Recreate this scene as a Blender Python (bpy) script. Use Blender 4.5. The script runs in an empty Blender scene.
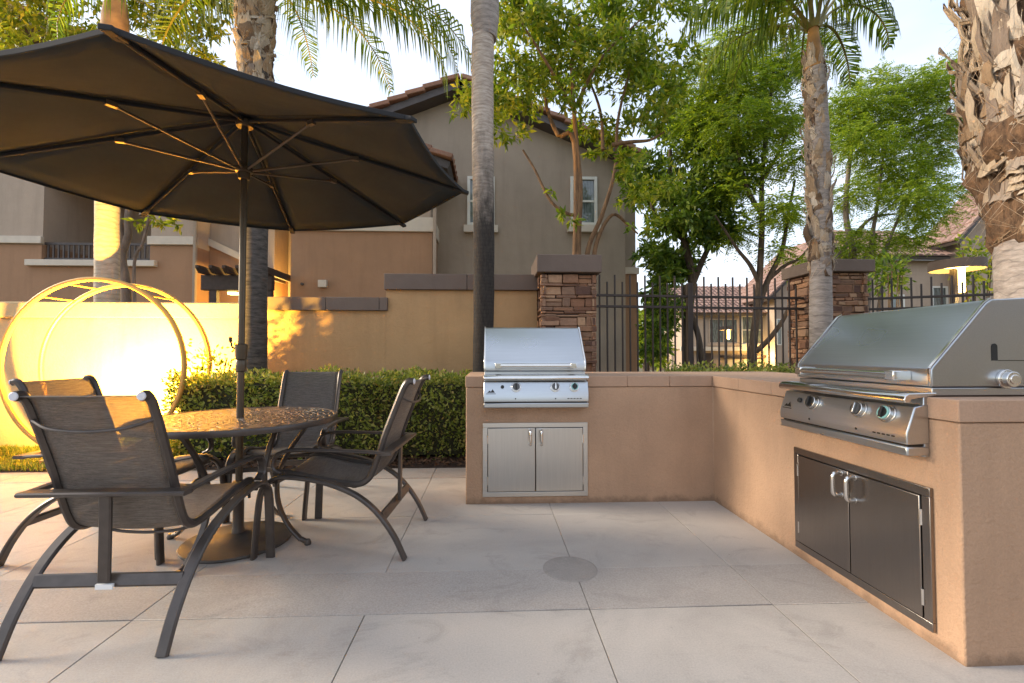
import bpy, math, random
import numpy as np
from mathutils import Vector, Matrix

R = math.radians
PI = math.pi
rnd = random.Random(11)
nr = np.random.RandomState(5)
scene = bpy.context.scene
COL = scene.collection
V = Vector

# ------------------------------------------------------------------ camera model (used to place far things at a real distance)
FPX, CX, CY = 455.0, 512.0, 341.5
PITCH, YAW, EYE = R(1.57), R(2.5), 1.09
FWD = V((math.sin(YAW)*math.cos(PITCH), math.cos(YAW)*math.cos(PITCH), math.sin(PITCH)))
RGT = V((math.cos(YAW), -math.sin(YAW), 0))
UPV = RGT.cross(FWD)


def P(x, y, Y):
    r = FWD + RGT*((x-CX)/FPX) - UPV*((y-CY)/FPX)
    return V((0, 0, EYE)) + r*(Y/r.y)


# ------------------------------------------------------------------ mesh helpers
class MB:
    def __init__(s):
        s.v = []; s.f = []; s.m = []

    def add(s, vs, fs, mi=0):
        o = len(s.v)
        s.v.extend([tuple(p) for p in vs])
        for f in fs:
            s.f.append(tuple(i+o for i in f)); s.m.append(mi)

    def box(s, a, b, mi=0):
        x0, y0, z0 = a; x1, y1, z1 = b
        s.add([(x0,y0,z0),(x1,y0,z0),(x1,y1,z0),(x0,y1,z0),(x0,y0,z1),(x1,y0,z1),(x1,y1,z1),(x0,y1,z1)],
              [(0,3,2,1),(4,5,6,7),(0,1,5,4),(1,2,6,5),(2,3,7,6),(3,0,4,7)], mi)

    def obox(s, c, ax, ay, az, mi=0):
        c = V(c); ax = V(ax); ay = V(ay); az = V(az)
        vs = [c+ax*i+ay*j+az*k for k in (-1,1) for (i,j) in ((-1,-1),(1,-1),(1,1),(-1,1))]
        s.add(vs, [(0,3,2,1),(4,5,6,7),(0,1,5,4),(1,2,6,5),(2,3,7,6),(3,0,4,7)], mi)

    def sweep(s, path, prof, ref, closed=False, mi=0, scale=None):
        path = [V(p) for p in path]; n = len(path); k = len(prof); ref = V(ref)
        vs = []
        for i, p in enumerate(path):
            if closed:
                t = path[(i+1) % n]-path[i-1]
            else:
                t = path[min(i+1, n-1)]-path[max(i-1, 0)]
            t.normalize()
            a = ref-t*ref.dot(t)
            if a.length < 1e-5:
                a = t.orthogonal()
            a.normalize(); b = t.cross(a)
            sc = scale[i] if scale else 1
            for (u, w) in prof:
                vs.append(p+a*(u*sc)+b*(w*sc))
        fs = []
        for i in range(n if closed else n-1):
            j = (i+1) % n
            for q in range(k):
                q2 = (q+1) % k
                fs.append((i*k+q, i*k+q2, j*k+q2, j*k+q))
        if not closed:
            fs.append(tuple(range(k-1, -1, -1))); fs.append(tuple((n-1)*k+q for q in range(k)))
        s.add(vs, fs, mi)

    def tube(s, path, r, seg=8, mi=0, scale=None):
        d = V(path[-1])-V(path[0])
        ref = V((0, 0, 1)) if abs(d.normalized().z) < .7 else V((1, 0.1, 0))
        s.sweep(path, circ(r, seg), ref, mi=mi, scale=scale)

    def lathe(s, prof, c=(0,0,0), seg=24, mi=0):
        c = V(c); k = len(prof); vs = []
        for i in range(seg):
            a = 2*PI*i/seg
            for (r, z) in prof:
                vs.append(c+V((r*math.cos(a), r*math.sin(a), z)))
        fs = []
        for i in range(seg):
            j = (i+1) % seg
            for q in range(k-1):
                fs.append((i*k+q, j*k+q, j*k+q+1, i*k+q+1))
        if prof[0][0] > 1e-4:
            fs.append(tuple(i*k for i in range(seg-1, -1, -1)))
        if prof[-1][0] > 1e-4:
            fs.append(tuple(i*k+k-1 for i in range(seg)))
        s.add(vs, fs, mi)

    def prism(s, poly, d, mi=0):
        """planar polygon extruded by vector d"""
        n = len(poly); d = V(d)
        vs = [V(p) for p in poly]+[V(p)+d for p in poly]
        fs = [tuple(range(n-1, -1, -1)), tuple(range(n, 2*n))]
        for i in range(n):
            j = (i+1) % n
            fs.append((i, j, n+j, n+i))
        s.add(vs, fs, mi)

    def build(s, name, mats, parent=None, bevel=0, smooth=40, seg=2):
        me = bpy.data.meshes.new(name)
        me.from_pydata(s.v, [], s.f)
        if not isinstance(mats, (list, tuple)):
            mats = [mats]
        for m in mats:
            me.materials.append(m)
        if len(mats) > 1:
            me.polygons.foreach_set('material_index', s.m)
        me.validate()
        import bmesh
        bm = bmesh.new(); bm.from_mesh(me)
        bmesh.ops.recalc_face_normals(bm, faces=bm.faces)
        bm.to_mesh(me); bm.free()
        if smooth:
            me.polygons.foreach_set('use_smooth', [True]*len(me.polygons))
            me.set_sharp_from_angle(angle=R(smooth))
        o = bpy.data.objects.new(name, me)
        COL.objects.link(o)
        if parent:
            o.parent = parent
        if bevel:
            b = o.modifiers.new('bevel', 'BEVEL')
            b.width = bevel; b.segments = seg; b.limit_method = 'ANGLE'; b.angle_limit = R(35)
        return o


def circ(r, n=8):
    return [(r*math.cos(2*PI*i/n), r*math.sin(2*PI*i/n)) for i in range(n)]


def rect(w, h, c=.2):
    """rounded flat bar, w across ref, h along binormal"""
    w /= 2; h /= 2; q = min(w, h)*c*2
    return [(w, -h+q), (w, h-q), (w-q, h), (-w+q, h), (-w, h-q), (-w, -h+q), (-w+q, -h), (w-q, -h)]


def cat(pts, n=6):
    pts = [V(p) for p in pts]
    out = []
    for i in range(len(pts)-1):
        p0 = pts[i-1] if i else pts[0]*2-pts[1]
        p1, p2 = pts[i], pts[i+1]
        p3 = pts[i+2] if i+2 < len(pts) else pts[-1]*2-pts[-2]
        for k in range(n):
            t = k/n
            out.append(.5*((2*p1)+(p2-p0)*t+(2*p0-5*p1+4*p2-p3)*t*t+(3*p1-p0-3*p2+p3)*t**3))
    out.append(pts[-1])
    return out


def quads_mesh(name, verts, mat_, parent=None, k=4):
    """verts: (N,k,3) array of separate quads"""
    n = len(verts)
    me = bpy.data.meshes.new(name)
    me.vertices.add(n*k); me.vertices.foreach_set('co', verts.reshape(-1).astype(np.float32))
    me.loops.add(n*k); me.loops.foreach_set('vertex_index', np.arange(n*k, dtype=np.int32))
    me.polygons.add(n); me.polygons.foreach_set('loop_start', np.arange(0, n*k, k, dtype=np.int32))
    me.update(calc_edges=True)
    me.materials.append(mat_)
    o = bpy.data.objects.new(name, me); COL.objects.link(o)
    if parent:
        o.parent = parent
    return o


def unit(a):
    return a/np.maximum(np.linalg.norm(a, axis=-1, keepdims=True), 1e-6)


def leaves(pos, d, L, W):
    """diamond leaves: (N,4,3)"""
    n = len(pos)
    d = unit(d)
    s = unit(np.cross(d, nr.normal(size=(n, 3))))
    L = np.broadcast_to(L, (n,))[:, None]; W = np.broadcast_to(W, (n,))[:, None]
    nrm = np.cross(d, s)
    mid = pos+d*L*.45+nrm*L*.06
    return np.stack([pos, mid+s*W*.5, pos+d*L, mid-s*W*.5], 1)


def tag(o, label=None, cat_=None, group=None, kind=None):
    if label: o['label'] = label
    if cat_: o['category'] = cat_
    if group: o['group'] = group
    if kind: o['kind'] = kind
    return o


def thing(name, label, cat_, loc=(0,0,0), rz=0, group=None):
    o = bpy.data.objects.new(name, None); COL.objects.link(o)
    o.location = loc; o.rotation_euler = (0, 0, rz); o.empty_display_size = .2
    return tag(o, label, cat_, group)


def copy_tree(o, parent=None):
    c = o.copy(); COL.objects.link(c)
    c.parent = parent
    for ch in list(o.children):
        copy_tree(ch, c)
    return c


# ------------------------------------------------------------------ materials
class N:
    def __init__(s, name):
        s.m = bpy.data.materials.new(name); s.m.use_nodes = True
        s.t = s.m.node_tree; s.b = s.t.nodes['Principled BSDF']; s.out = s.t.nodes['Material Output']
        s.tc = s.t.nodes.new('ShaderNodeTexCoord'); s.co = s.tc.outputs['Object']

    def n(s, typ, **kw):
        x = s.t.nodes.new('ShaderNode'+typ)
        for k, v in kw.items():
            if k.startswith('i_'):
                x.inputs[k[2:].replace('_', ' ')].default_value = v
            else:
                setattr(x, k, v)
        return x

    def l(s, a, b):
        s.t.links.new(a, b)

    def map(s, scale=(1,1,1), co=None, rot=(0,0,0)):
        x = s.n('Mapping'); x.inputs['Scale'].default_value = scale; x.inputs['Rotation'].default_value = rot
        s.l(co or s.co, x.inputs['Vector']); return x.outputs[0]

    def noise(s, scale, detail=4, rough=.6, co=None, dist=0):
        x = s.n('TexNoise'); x.inputs['Scale'].default_value = scale; x.inputs['Detail'].default_value = detail
        x.inputs['Roughness'].default_value = rough; x.inputs['Distortion'].default_value = dist
        s.l(co or s.co, x.inputs['Vector']); return x.outputs['Fac']

    def ramp(s, fac, stops):
        x = s.n('ValToRGB'); e = x.color_ramp.elements
        while len(e) < len(stops): e.new(.5)
        for el, (p, c) in zip(e, stops):
            el.position = p; el.color = c if len(c) == 4 else (*c, 1)
        s.l(fac, x.inputs[0]); return x.outputs[0]

    def mix(s, fac, a, b, typ='MIX'):
        x = s.n('MixRGB', blend_type=typ)
        for i, q in ((0, fac), (1, a), (2, b)):
            if hasattr(q, 'is_output'): s.l(q, x.inputs[i])
            elif i == 0: x.inputs[0].default_value = q
            else: x.inputs[i].default_value = (*q, 1)
        return x.outputs[0]

    def math(s, op, a, b=0.0):
        x = s.n('Math', operation=op)
        for i, q in ((0, a), (1, b)):
            if hasattr(q, 'is_output'): s.l(q, x.inputs[i])
            else: x.inputs[i].default_value = q
        return x.outputs[0]

    def bump(s, h, strength=.3, dist=.01, prev=None):
        x = s.n('Bump'); x.inputs['Strength'].default_value = strength; x.inputs['Distance'].default_value = dist
        s.l(h, x.inputs['Height'])
        if prev: s.l(prev, x.inputs['Normal'])
        s.l(x.outputs[0], s.b.inputs['Normal']); return x.outputs[0]

    def base(s, c):
        if hasattr(c, 'is_output'): s.l(c, s.b.inputs['Base Color'])
        else: s.b.inputs['Base Color'].default_value = (*c, 1)

    def island(s):
        return s.n('NewGeometry').outputs['Random Per Island']


def mul(c, k): return tuple(x*k for x in c)


def simple(name, c, rough=.5, metal=0, var=.12, scale=6, bump=0, bscale=60, bdist=.003):
    n = N(name)
    n.base(n.ramp(n.noise(scale, 5), [(.3, mul(c, 1-var)), (.7, mul(c, 1+var))]))
    n.b.inputs['Roughness'].default_value = rough; n.b.inputs['Metallic'].default_value = metal
    if bump: n.bump(n.noise(bscale, 3), bump, bdist)
    return n.m


def stucco(name, c, var=.13, bscale=55, bs=.45, dirt=True, coarse=.006):
    n = N(name)
    col = n.ramp(n.noise(1.3, 6, .65), [(.28, mul(c, 1-var)), (.72, mul(c, 1+var))])
    if dirt:
        st = n.noise(1.0, 5, .6, n.map((5, 5, .55)))
        col = n.mix(n.ramp(st, [(.5, (0,0,0)), (.75, (.45,.45,.45))]), col, mul(c, .68))
    col = n.mix(.12, col, n.ramp(n.noise(140, 2), [(.3, (.3,.3,.3)), (.7, (1.3,1.3,1.3))]), 'MULTIPLY')
    if name == 'counter_stucco':      # splash dirt along the foot, soft lighter and darker patches all over
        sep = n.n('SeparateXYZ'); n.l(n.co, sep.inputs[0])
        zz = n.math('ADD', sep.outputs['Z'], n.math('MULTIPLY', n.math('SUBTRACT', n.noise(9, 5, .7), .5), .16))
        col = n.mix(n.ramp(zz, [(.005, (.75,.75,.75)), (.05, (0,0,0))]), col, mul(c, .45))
        pt = n.n('TexVoronoi', feature='SMOOTH_F1'); pt.inputs['Scale'].default_value = 3.2; n.l(n.co, pt.inputs['Vector'])
        col = n.mix(.5, col, n.ramp(pt.outputs['Distance'], [(.25, (1.06,1.05,1.03)), (.6, (.90,.89,.88))]), 'MULTIPLY')
    n.base(col); n.b.inputs['Roughness'].default_value = .9
    b1 = n.bump(n.noise(bscale, 4, .65), bs, coarse)
    n.bump(n.noise(9, 3), .25, .02, b1)
    return n.m


M = {}
M['counter'] = stucco('counter_stucco', (.44,.28,.178), bscale=62, bs=.8, coarse=.008)
M['cap'] = stucco('counter_cap', (.42,.27,.18), bscale=100, bs=.5, dirt=True, coarse=.004)
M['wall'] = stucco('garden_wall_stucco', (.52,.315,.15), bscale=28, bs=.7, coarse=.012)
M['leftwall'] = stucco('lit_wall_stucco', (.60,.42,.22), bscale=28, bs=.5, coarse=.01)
M['coping'] = stucco('grey_brown_coping', (.17,.125,.10), bscale=90, bs=.3, dirt=True, coarse=.003)
M['taupe'] = stucco('taupe_stucco', (.345,.27,.20), var=.09, bscale=40, bs=.4)
M['taupe_pink'] = stucco('pink_taupe_stucco', (.44,.34,.258), var=.09, bscale=40, bs=.4)
M['brown'] = stucco('brown_stucco', (.36,.205,.115), var=.1, bscale=40, bs=.4)
M['tan'] = stucco('tan_stucco', (.40,.30,.22), var=.08, bscale=40, bs=.3)
M['cream'] = simple('cream_trim', (.60,.52,.42), .7, var=.06, bump=.15)
M['fascia'] = simple('dark_fascia', (.075,.06,.055), .6, var=.15)
M['woodbeam'] = simple('dark_beam', (.05,.032,.024), .7, var=.3, scale=12, bump=.3)
M['white'] = simple('white_frame', (.66,.63,.55), .5, var=.04)
M['iron'] = simple('fence_iron', (.045,.032,.027), .5, var=.2, bump=.1)
M['bronze'] = simple('bronze_frame', (.082,.068,.060), .36, metal=.45, var=.18, scale=14, bump=.05, bscale=200)
M['stand'] = simple('painted_stand', (.060,.052,.045), .6, var=.2, scale=12)
M['pole'] = simple('parasol_pole', (.10,.075,.05), .38, metal=.5, var=.15)
M['strut'] = simple('brass_brown_strut', (.12,.09,.06), .4, metal=.4, var=.2)
M['black'] = simple('black_plastic', (.012,.012,.012), .5)
M['sticker'] = simple('white_sticker', (.75,.75,.74), .5, var=.02)
M['endcap'] = simple('grey_end_cap', (.62,.62,.66), .4, var=.03)
M['soil'] = simple('mulch_soil', (.055,.032,.02), .95, var=.4, scale=30, bump=.8, bscale=50, bdist=.03)
M['earth'] = simple('ground_earth', (.12,.11,.06), .95, var=.35, scale=3, bump=.5, bscale=20, bdist=.03)
M['chips'] = None


def island_mat(name, stops, rough=.8, bump=.4, bscale=40, bdist=.005, stripe=None, spec=.3):
    n = N(name)
    c = n.ramp(n.island(), stops)
    c = n.mix(.6, c, n.ramp(n.noise(18 if not stripe else 1, 5, .7, n.map(stripe) if stripe else None),
                            [(.25, (.6,.6,.6)), (.75, (1.3,1.3,1.3))]), 'MULTIPLY')
    n.base(c); n.b.inputs['Roughness'].default_value = rough
    n.b.inputs['Specular IOR Level'].default_value = spec
    if bump: n.bump(n.noise(bscale, 5, .7, n.map(stripe) if stripe else None), bump, bdist)
    return n.m


M['stone'] = island_mat('ledge_stone', [(0,(.11,.06,.045)),(.2,(.24,.12,.07)),(.4,(.36,.19,.105)),(.55,(.16,.095,.07)),(.75,(.46,.28,.165)),(.9,(.22,.13,.09)),(1,(.38,.22,.135))], .85, .8, 22, .015)
M['grout'] = simple('dark_grout', (.03,.022,.018), .95)
M['chips'] = island_mat('bark_chips', [(0,(.05,.028,.018)),(.5,(.10,.055,.032)),(1,(.16,.09,.05))], .9, 0)
M['tile'] = island_mat('clay_tile', [(0,(.22,.11,.07)),(.4,(.32,.16,.10)),(.7,(.25,.14,.10)),(1,(.40,.22,.14))], .85, .3, 30)
M['tilefar'] = island_mat('pink_tile', [(0,(.24,.155,.125)),(1,(.33,.215,.175))], .85, .3, 30)


def leaf_mat(name, stops, transl=.45, rough=.45):
    n = N(name)
    c = n.ramp(n.island(), stops)
    n.base(c); n.b.inputs['Roughness'].default_value = rough
    n.b.inputs['Specular IOR Level'].default_value = .35
    t = n.n('BsdfTranslucent'); n.l(n.mix(1, c, (1.5,1.45,.6), 'MULTIPLY'), t.inputs['Color'])
    ms = n.n('MixShader'); ms.inputs[0].default_value = transl
    n.l(n.b.outputs[0], ms.inputs[1]); n.l(t.outputs[0], ms.inputs[2]); n.l(ms.outputs[0], n.out.inputs['Surface'])
    return n.m


M['leaf_bright'] = leaf_mat('bright_leaf', [(0,(.08,.14,.012)),(.4,(.18,.26,.022)),(.8,(.33,.36,.035)),(1,(.44,.40,.07))], .5)
M['leaf_dark'] = leaf_mat('dark_leaf', [(0,(.05,.10,.015)),(.5,(.105,.18,.024)),(1,(.22,.28,.035))], .45)
M['leaf_feather'] = leaf_mat('feathery_leaf', [(0,(.09,.16,.015)),(.5,(.19,.28,.024)),(1,(.34,.39,.035))], .55)
M['leaf_gold'] = leaf_mat('olive_leaf', [(0,(.10,.15,.015)),(.5,(.26,.30,.035)),(1,(.45,.40,.07))], .55)
M['hedge_leaf'] = leaf_mat('hedge_leaf', [(0,(.10,.14,.028)),(.5,(.24,.29,.06)),(.85,(.46,.48,.15)),(1,(.50,.38,.15))], .4, .35)
M['shrub_leaf'] = leaf_mat('shrub_leaf', [(0,(.06,.10,.012)),(1,(.2,.24,.04))], .4)
M['palm_leaf'] = leaf_mat('palm_leaf', [(0,(.07,.13,.015)),(.5,(.16,.23,.03)),(1,(.32,.36,.05))], .5, .4)
M['palm_gold'] = leaf_mat('golden_palm_leaf', [(0,(.07,.10,.012)),(1,(.2,.2,.03))], .5, .4)
M['grass'] = leaf_mat('grass_blade', [(0,(.09,.14,.02)),(.7,(.22,.26,.04)),(1,(.34,.28,.08))], .35)
M['twig'] = simple('dark_twigs', (.035,.035,.014), .9, var=.4, scale=25, bump=.8, bscale=40, bdist=.02)
M['petiole'] = simple('yellow_green_petiole', (.22,.19,.045), .5, var=.25, scale=8)
M['petiole_orange'] = simple('orange_crownshaft', (.40,.20,.06), .55, var=.35, scale=7, bump=.2)


def bark(name, a, b, scale=(9,9,2.2), bs=.7):
    n = N(name)
    f = n.noise(2.2, 7, .65, n.map(scale))
    n.base(n.ramp(f, [(.3, a), (.7, b)])); n.b.inputs['Roughness'].default_value = .9
    n.bump(f, bs, .02); return n.m


M['bark_red'] = bark('reddish_bark', (.10,.055,.03), (.30,.17,.085))
M['bark_dark'] = bark('dark_bark', (.035,.026,.02), (.13,.09,.06))
M['bark_grey'] = bark('grey_bark', (.10,.08,.065), (.26,.20,.16))


def palm_bark(name, dark, light, ring=16.0, zdark=None, z0=0, z1=1):
    """ringed grey trunk; optional weathered dark skin on the lower length"""
    n = N(name)
    sep = n.n('SeparateXYZ'); n.l(n.co, sep.inputs[0])
    wob = n.noise(1.6, 4, .6)
    zz = n.math('ADD', n.math('MULTIPLY', sep.outputs['Z'], ring), n.math('MULTIPLY', wob, 4.5))
    fr = n.math('FRACT', zz)
    rings = n.ramp(fr, [(0, (.45,.45,.45)), (.07, (.85,.85,.85)), (.5, (1,1,1)), (.9, (.9,.9,.9)), (1, (.5,.5,.5))])
    st = n.noise(3, 7, .72, n.map((3, 3, 13)))
    col = n.ramp(st, [(.32, dark), (.66, light)])
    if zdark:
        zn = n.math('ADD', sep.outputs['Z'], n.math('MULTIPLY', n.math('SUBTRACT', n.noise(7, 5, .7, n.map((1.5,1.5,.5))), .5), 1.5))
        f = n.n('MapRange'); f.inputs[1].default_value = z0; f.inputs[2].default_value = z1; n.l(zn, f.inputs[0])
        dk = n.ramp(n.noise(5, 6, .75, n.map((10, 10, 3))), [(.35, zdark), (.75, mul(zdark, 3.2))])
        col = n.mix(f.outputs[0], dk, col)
    col = n.mix(.7, col, rings, 'MULTIPLY')
    n.base(col); n.b.inputs['Roughness'].default_value = .92
    b = n.bump(rings, .3, .006)
    n.bump(st, .35, .008, b)
    return n.m


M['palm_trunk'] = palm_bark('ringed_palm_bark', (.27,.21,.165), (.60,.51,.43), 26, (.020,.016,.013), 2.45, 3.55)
M['palm_trunk_dark'] = palm_bark('dark_palm_bark', (.028,.024,.021), (.13,.11,.096), 15)
M['palm_trunk_pale'] = palm_bark('pale_palm_bark', (.20,.165,.145), (.42,.365,.325), 13)
M['palm_trunk_lit'] = palm_bark('smooth_palm_bark', (.32,.26,.19), (.5,.42,.33), 15)
M['boot'] = island_mat('leaf_base_boots', [(0,(.10,.065,.045)),(.2,(.36,.24,.14)),(.45,(.56,.44,.31)),(.65,(.26,.195,.15)),(.85,(.66,.56,.44)),(1,(.42,.27,.15))], .9, .9, 1, .03, (30,30,5))


M['fibre'] = bark('palm_fibre', (.035,.02,.012), (.24,.135,.07), (14,14,4), 1.0)


def steel(name, c, rough, scale=(2, 90, 90), aniso=0, grime=.25):
    n = N(name)
    st = n.noise(3, 3, .6, n.map(scale))
    big = n.noise(2.2, 2, .5)
    col = n.ramp(st, [(.25, mul(c, .94)), (.75, mul(c, 1.05))])
    col = n.mix(n.ramp(big, [(.35, (0,0,0)), (.8, (grime,)*3)]), col, mul(c, .6))
    n.base(col); n.b.inputs['Metallic'].default_value = 1
    n.l(n.ramp(big, [(.2, (rough*.92,)*3), (.8, (rough*1.12,)*3)]), n.b.inputs['Roughness'])
    return n.m


M['steel'] = steel('brushed_steel', (.50,.525,.55), .28, (1.0,60,60), 0, .15)
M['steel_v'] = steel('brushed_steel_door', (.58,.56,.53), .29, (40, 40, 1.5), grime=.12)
M['steel_reflect_dark'] = steel('dark_reflection_door', (.30,.27,.25), .25, (60, 60, 2), grime=.45)  # dark surroundings mirrored in the doors are put into the base colour
M['steel_frame'] = steel('steel_frame', (.62,.60,.57), .30, (3, 60, 60))
M['chrome'] = steel('polished_steel', (.72,.70,.67), .14, (4,4,4), 0, .1)
M['steel_dark'] = steel('dark_gap', (.06,.055,.05), .5)
M['teal'] = simple('teal_knob_ring', (.25,.50,.48), .3, var=.05)
M['knobface'] = simple('knob_face', (.10,.095,.09), .3, metal=.8)


def concrete(name, c, coarse=False):
    n = N(name)
    big = n.noise(.9, 7, .68, dist=.6)
    col = n.ramp(big, [(.28, mul(c, .80)), (.5, c), (.75, mul(c, 1.12))])
    st = n.noise(2.1, 7, .72, n.map((1, 1.6, 1)), dist=1.5)
    col = n.mix(n.ramp(st, [(.53, (0,0,0)), (.70, (.6,.6,.6))]), col, mul(c, .62))
    isl = n.ramp(n.island(), [(0, (.93,.93,.93)), (1, (1.05,1.04,1.03))])
    col = n.mix(1, col, isl, 'MULTIPLY')
    sp = n.noise(150 if not coarse else 120, 3, .7)
    col = n.mix(.45 if coarse else .3, col, n.ramp(sp, [(.3, (.55,.55,.55)), (.65, (1.2,1.2,1.2))]), 'MULTIPLY')
    vor = n.n('TexVoronoi'); vor.inputs['Scale'].default_value = 7; n.l(n.co, vor.inputs['Vector'])
    spots = n.ramp(vor.outputs['Distance'], [(.02, (.55,.55,.55)), (.05, (1,1,1))])
    col = n.mix(.5, col, spots, 'MULTIPLY')
    n.base(col); n.b.inputs['Roughness'].default_value = .82
    n.bump(sp, .35 if coarse else .2, .002)
    return n.m


M['concrete'] = concrete('patio_concrete', (.435,.392,.35))
M['concrete_band'] = concrete('patio_band', (.39,.348,.312), True)
M['kerb'] = concrete('kerb_concrete', (.38,.33,.29), True)
M['joint'] = simple('joint_filler', (.14,.12,.105), .95)
M['disc'] = concrete('drain_disc', (.32,.285,.255))


def sling_mat():
    n = N('sling_weave')
    st = n.noise(5, 4, .65, n.map((2.4, 62, 62)))
    col = n.ramp(st, [(.3, (.105,.090,.079)), (.5, (.16,.138,.122)), (.7, (.25,.22,.195))])
    n.base(col); n.b.inputs['Roughness'].default_value = .6
    tr = n.n('BsdfTransparent'); tl = n.n('BsdfTranslucent'); n.l(col, tl.inputs[0])
    m1 = n.n('MixShader'); m1.inputs[0].default_value = .25
    n.l(n.b.outputs[0], m1.inputs[1]); n.l(tl.outputs[0], m1.inputs[2])
    m2 = n.n('MixShader')
    n.l(n.ramp(n.noise(5, 3, .6, n.map((10, 260, 260))), [(.4, (.04,)*3), (.65, (.34,)*3)]), m2.inputs[0])
    n.l(m1.outputs[0], m2.inputs[1]); n.l(tr.outputs[0], m2.inputs[2]); n.l(m2.outputs[0], n.out.inputs['Surface'])
    return n.m


M['sling'] = sling_mat()


def canopy_mat():
    n = N('canopy_cloth')
    col = n.ramp(n.noise(2.5, 5), [(.3, (.044,.050,.050)), (.7, (.060,.067,.067))])
    n.base(col); n.b.inputs['Roughness'].default_value = .95; n.b.inputs['Specular IOR Level'].default_value = .12
    n.bump(n.noise(500, 2), .15, .001, n.bump(n.noise(2.2, 3, .5, n.map((1,1,3))), .35, .05))
    tl = n.n('BsdfTranslucent'); tl.inputs[0].default_value = (.016,.016,.016, 1)
    m1 = n.n('MixShader'); m1.inputs[0].default_value = .22
    n.l(n.b.outputs[0], m1.inputs[1]); n.l(tl.outputs[0], m1.inputs[2]); n.l(m1.outputs[0], n.out.inputs['Surface'])
    return n.m


M['canopy'] = canopy_mat()
M['hem'] = simple('black_hem', (.014,.014,.015), .8)


def table_mat():
    n = N('cast_tabletop')
    sep = n.n('SeparateXYZ'); n.l(n.co, sep.inputs[0])
    th = n.math('ARCTAN2', sep.outputs['Y'], sep.outputs['X'])
    ln = n.n('VectorMath', operation='LENGTH'); n.l(n.map((1,1,0)), ln.inputs[0])
    cmb = n.n('CombineXYZ'); n.l(n.math('MULTIPLY', th, 6.0), cmb.inputs[0]); n.l(n.math('MULTIPLY', ln.outputs['Value'], 30), cmb.inputs[1])
    v = n.n('TexVoronoi', feature='DISTANCE_TO_EDGE'); v.inputs['Scale'].default_value = 1; n.l(cmb.outputs[0], v.inputs['Vector'])
    f = n.ramp(v.outputs['Distance'], [(.10, (1,1,1)), (.22, (0,0,0))])
    n.base(n.mix(f, (.006,.005,.005), (.092,.085,.079))); n.b.inputs['Metallic'].default_value = .35
    n.b.inputs['Roughness'].default_value = .42
    n.bump(f, 1.0, .012)
    return n.m


M['table'] = table_mat()


def glass(name, c, rough=.05):
    n = N(name)
    f = n.noise(3, 4, .6, n.map((5, 5, .8)))
    n.base(n.ramp(f, [(.35, mul(c, .5)), (.65, mul(c, 1.8))])); n.b.inputs['Roughness'].default_value = rough
    n.b.inputs['Specular IOR Level'].default_value = .9
    return n.m


M['glass'] = glass('window_glass', (.10,.12,.115))


def emit(name, c, s):
    n = N(name)
    n.base(c); n.b.inputs['Emission Color'].default_value = (*c, 1); n.b.inputs['Emission Strength'].default_value = s
    return n.m


M['glow'] = emit('lamp_glow', (1,.70,.20), 5)
M['glow_soft'] = emit('lit_window', (1,.66,.2), 2.2)
M['gold'] = simple('gold_painted_metal', (.55,.30,.07), .4, metal=.25, var=.1)


# ------------------------------------------------------------------ ground, patio
def struct(o):
    o['kind'] = 'structure'; return o


g = MB(); g.add([(-400,-400,-.06),(400,-400,-.06),(400,600,-.06),(-400,600,-.06)], [(0,1,2,3)])
struct(g.build('ground', M['earth'], smooth=0))

XJ = [-6.17,-5.23,-4.29,-3.35,-2.41,-1.47,-.53,.418,1.222,2.16,3.1]
ROWS = [(-3.4,-1.9),(-1.9,.02),(.02,1.958),(2.326,3.11),(3.11,4.05)]
q = MB()
gp = .0014
for (y0, y1) in ROWS:
    for i in range(len(XJ)-1):
        q.box((XJ[i]+gp, y0+gp, -.05), (XJ[i+1]-gp, y1-gp, 0))
struct(q.build('patio', M['concrete'], bevel=.002, seg=1))
q = MB()
XB = [-6.17,-3.35,-1.47,.418,1.222,3.1]
for i in range(len(XB)-1):
    q.box((XB[i]+gp, 1.958+gp, -.05), (XB[i+1]-gp, 2.326-gp, .0015))
struct(q.build('patio_band', M['concrete_band'], bevel=.002, seg=1))
q = MB(); q.box((-6.17,-3.4,-.058), (3.1,4.05,-.007))
struct(q.build('patio_joint_base', M['joint']))
q = MB()
for (a, b) in ((-6.17,-4.2),(-4.2,-2.4),(-2.4,-.53),(-.53,-.19)):
    q.box((a+gp, 4.05+gp, -.05), (b-gp, 4.40, .004))
struct(q.build('kerb', M['kerb'], bevel=.006))
q = MB(); nx = 40
vs = []; fs = []
for j in range(9):
    for i in range(nx+1):
        x = -9+14*i/nx; y = 4.402+1.04*j/8
        vs.append((x, y, .0+.035*math.sin(j*PI/8)+rnd.uniform(-.008,.012)))
for j in range(8):
    for i in range(nx):
        a = j*(nx+1)+i; fs.append((a, a+1, a+nx+2, a+nx+1))
q.add(vs, fs)
struct(q.build('planting_bed', M['soil']))

q = MB(); q.lathe([(.0,.0015),(.128,.0045),(.137,.0025),(.137,-.004)], (.396,2.323,.0), 40)
tag(q.build('drain_cover', M['disc'], smooth=0), 'round dark grey disc set flush in the concrete patio in front of the counter', 'drain cover')

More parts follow.
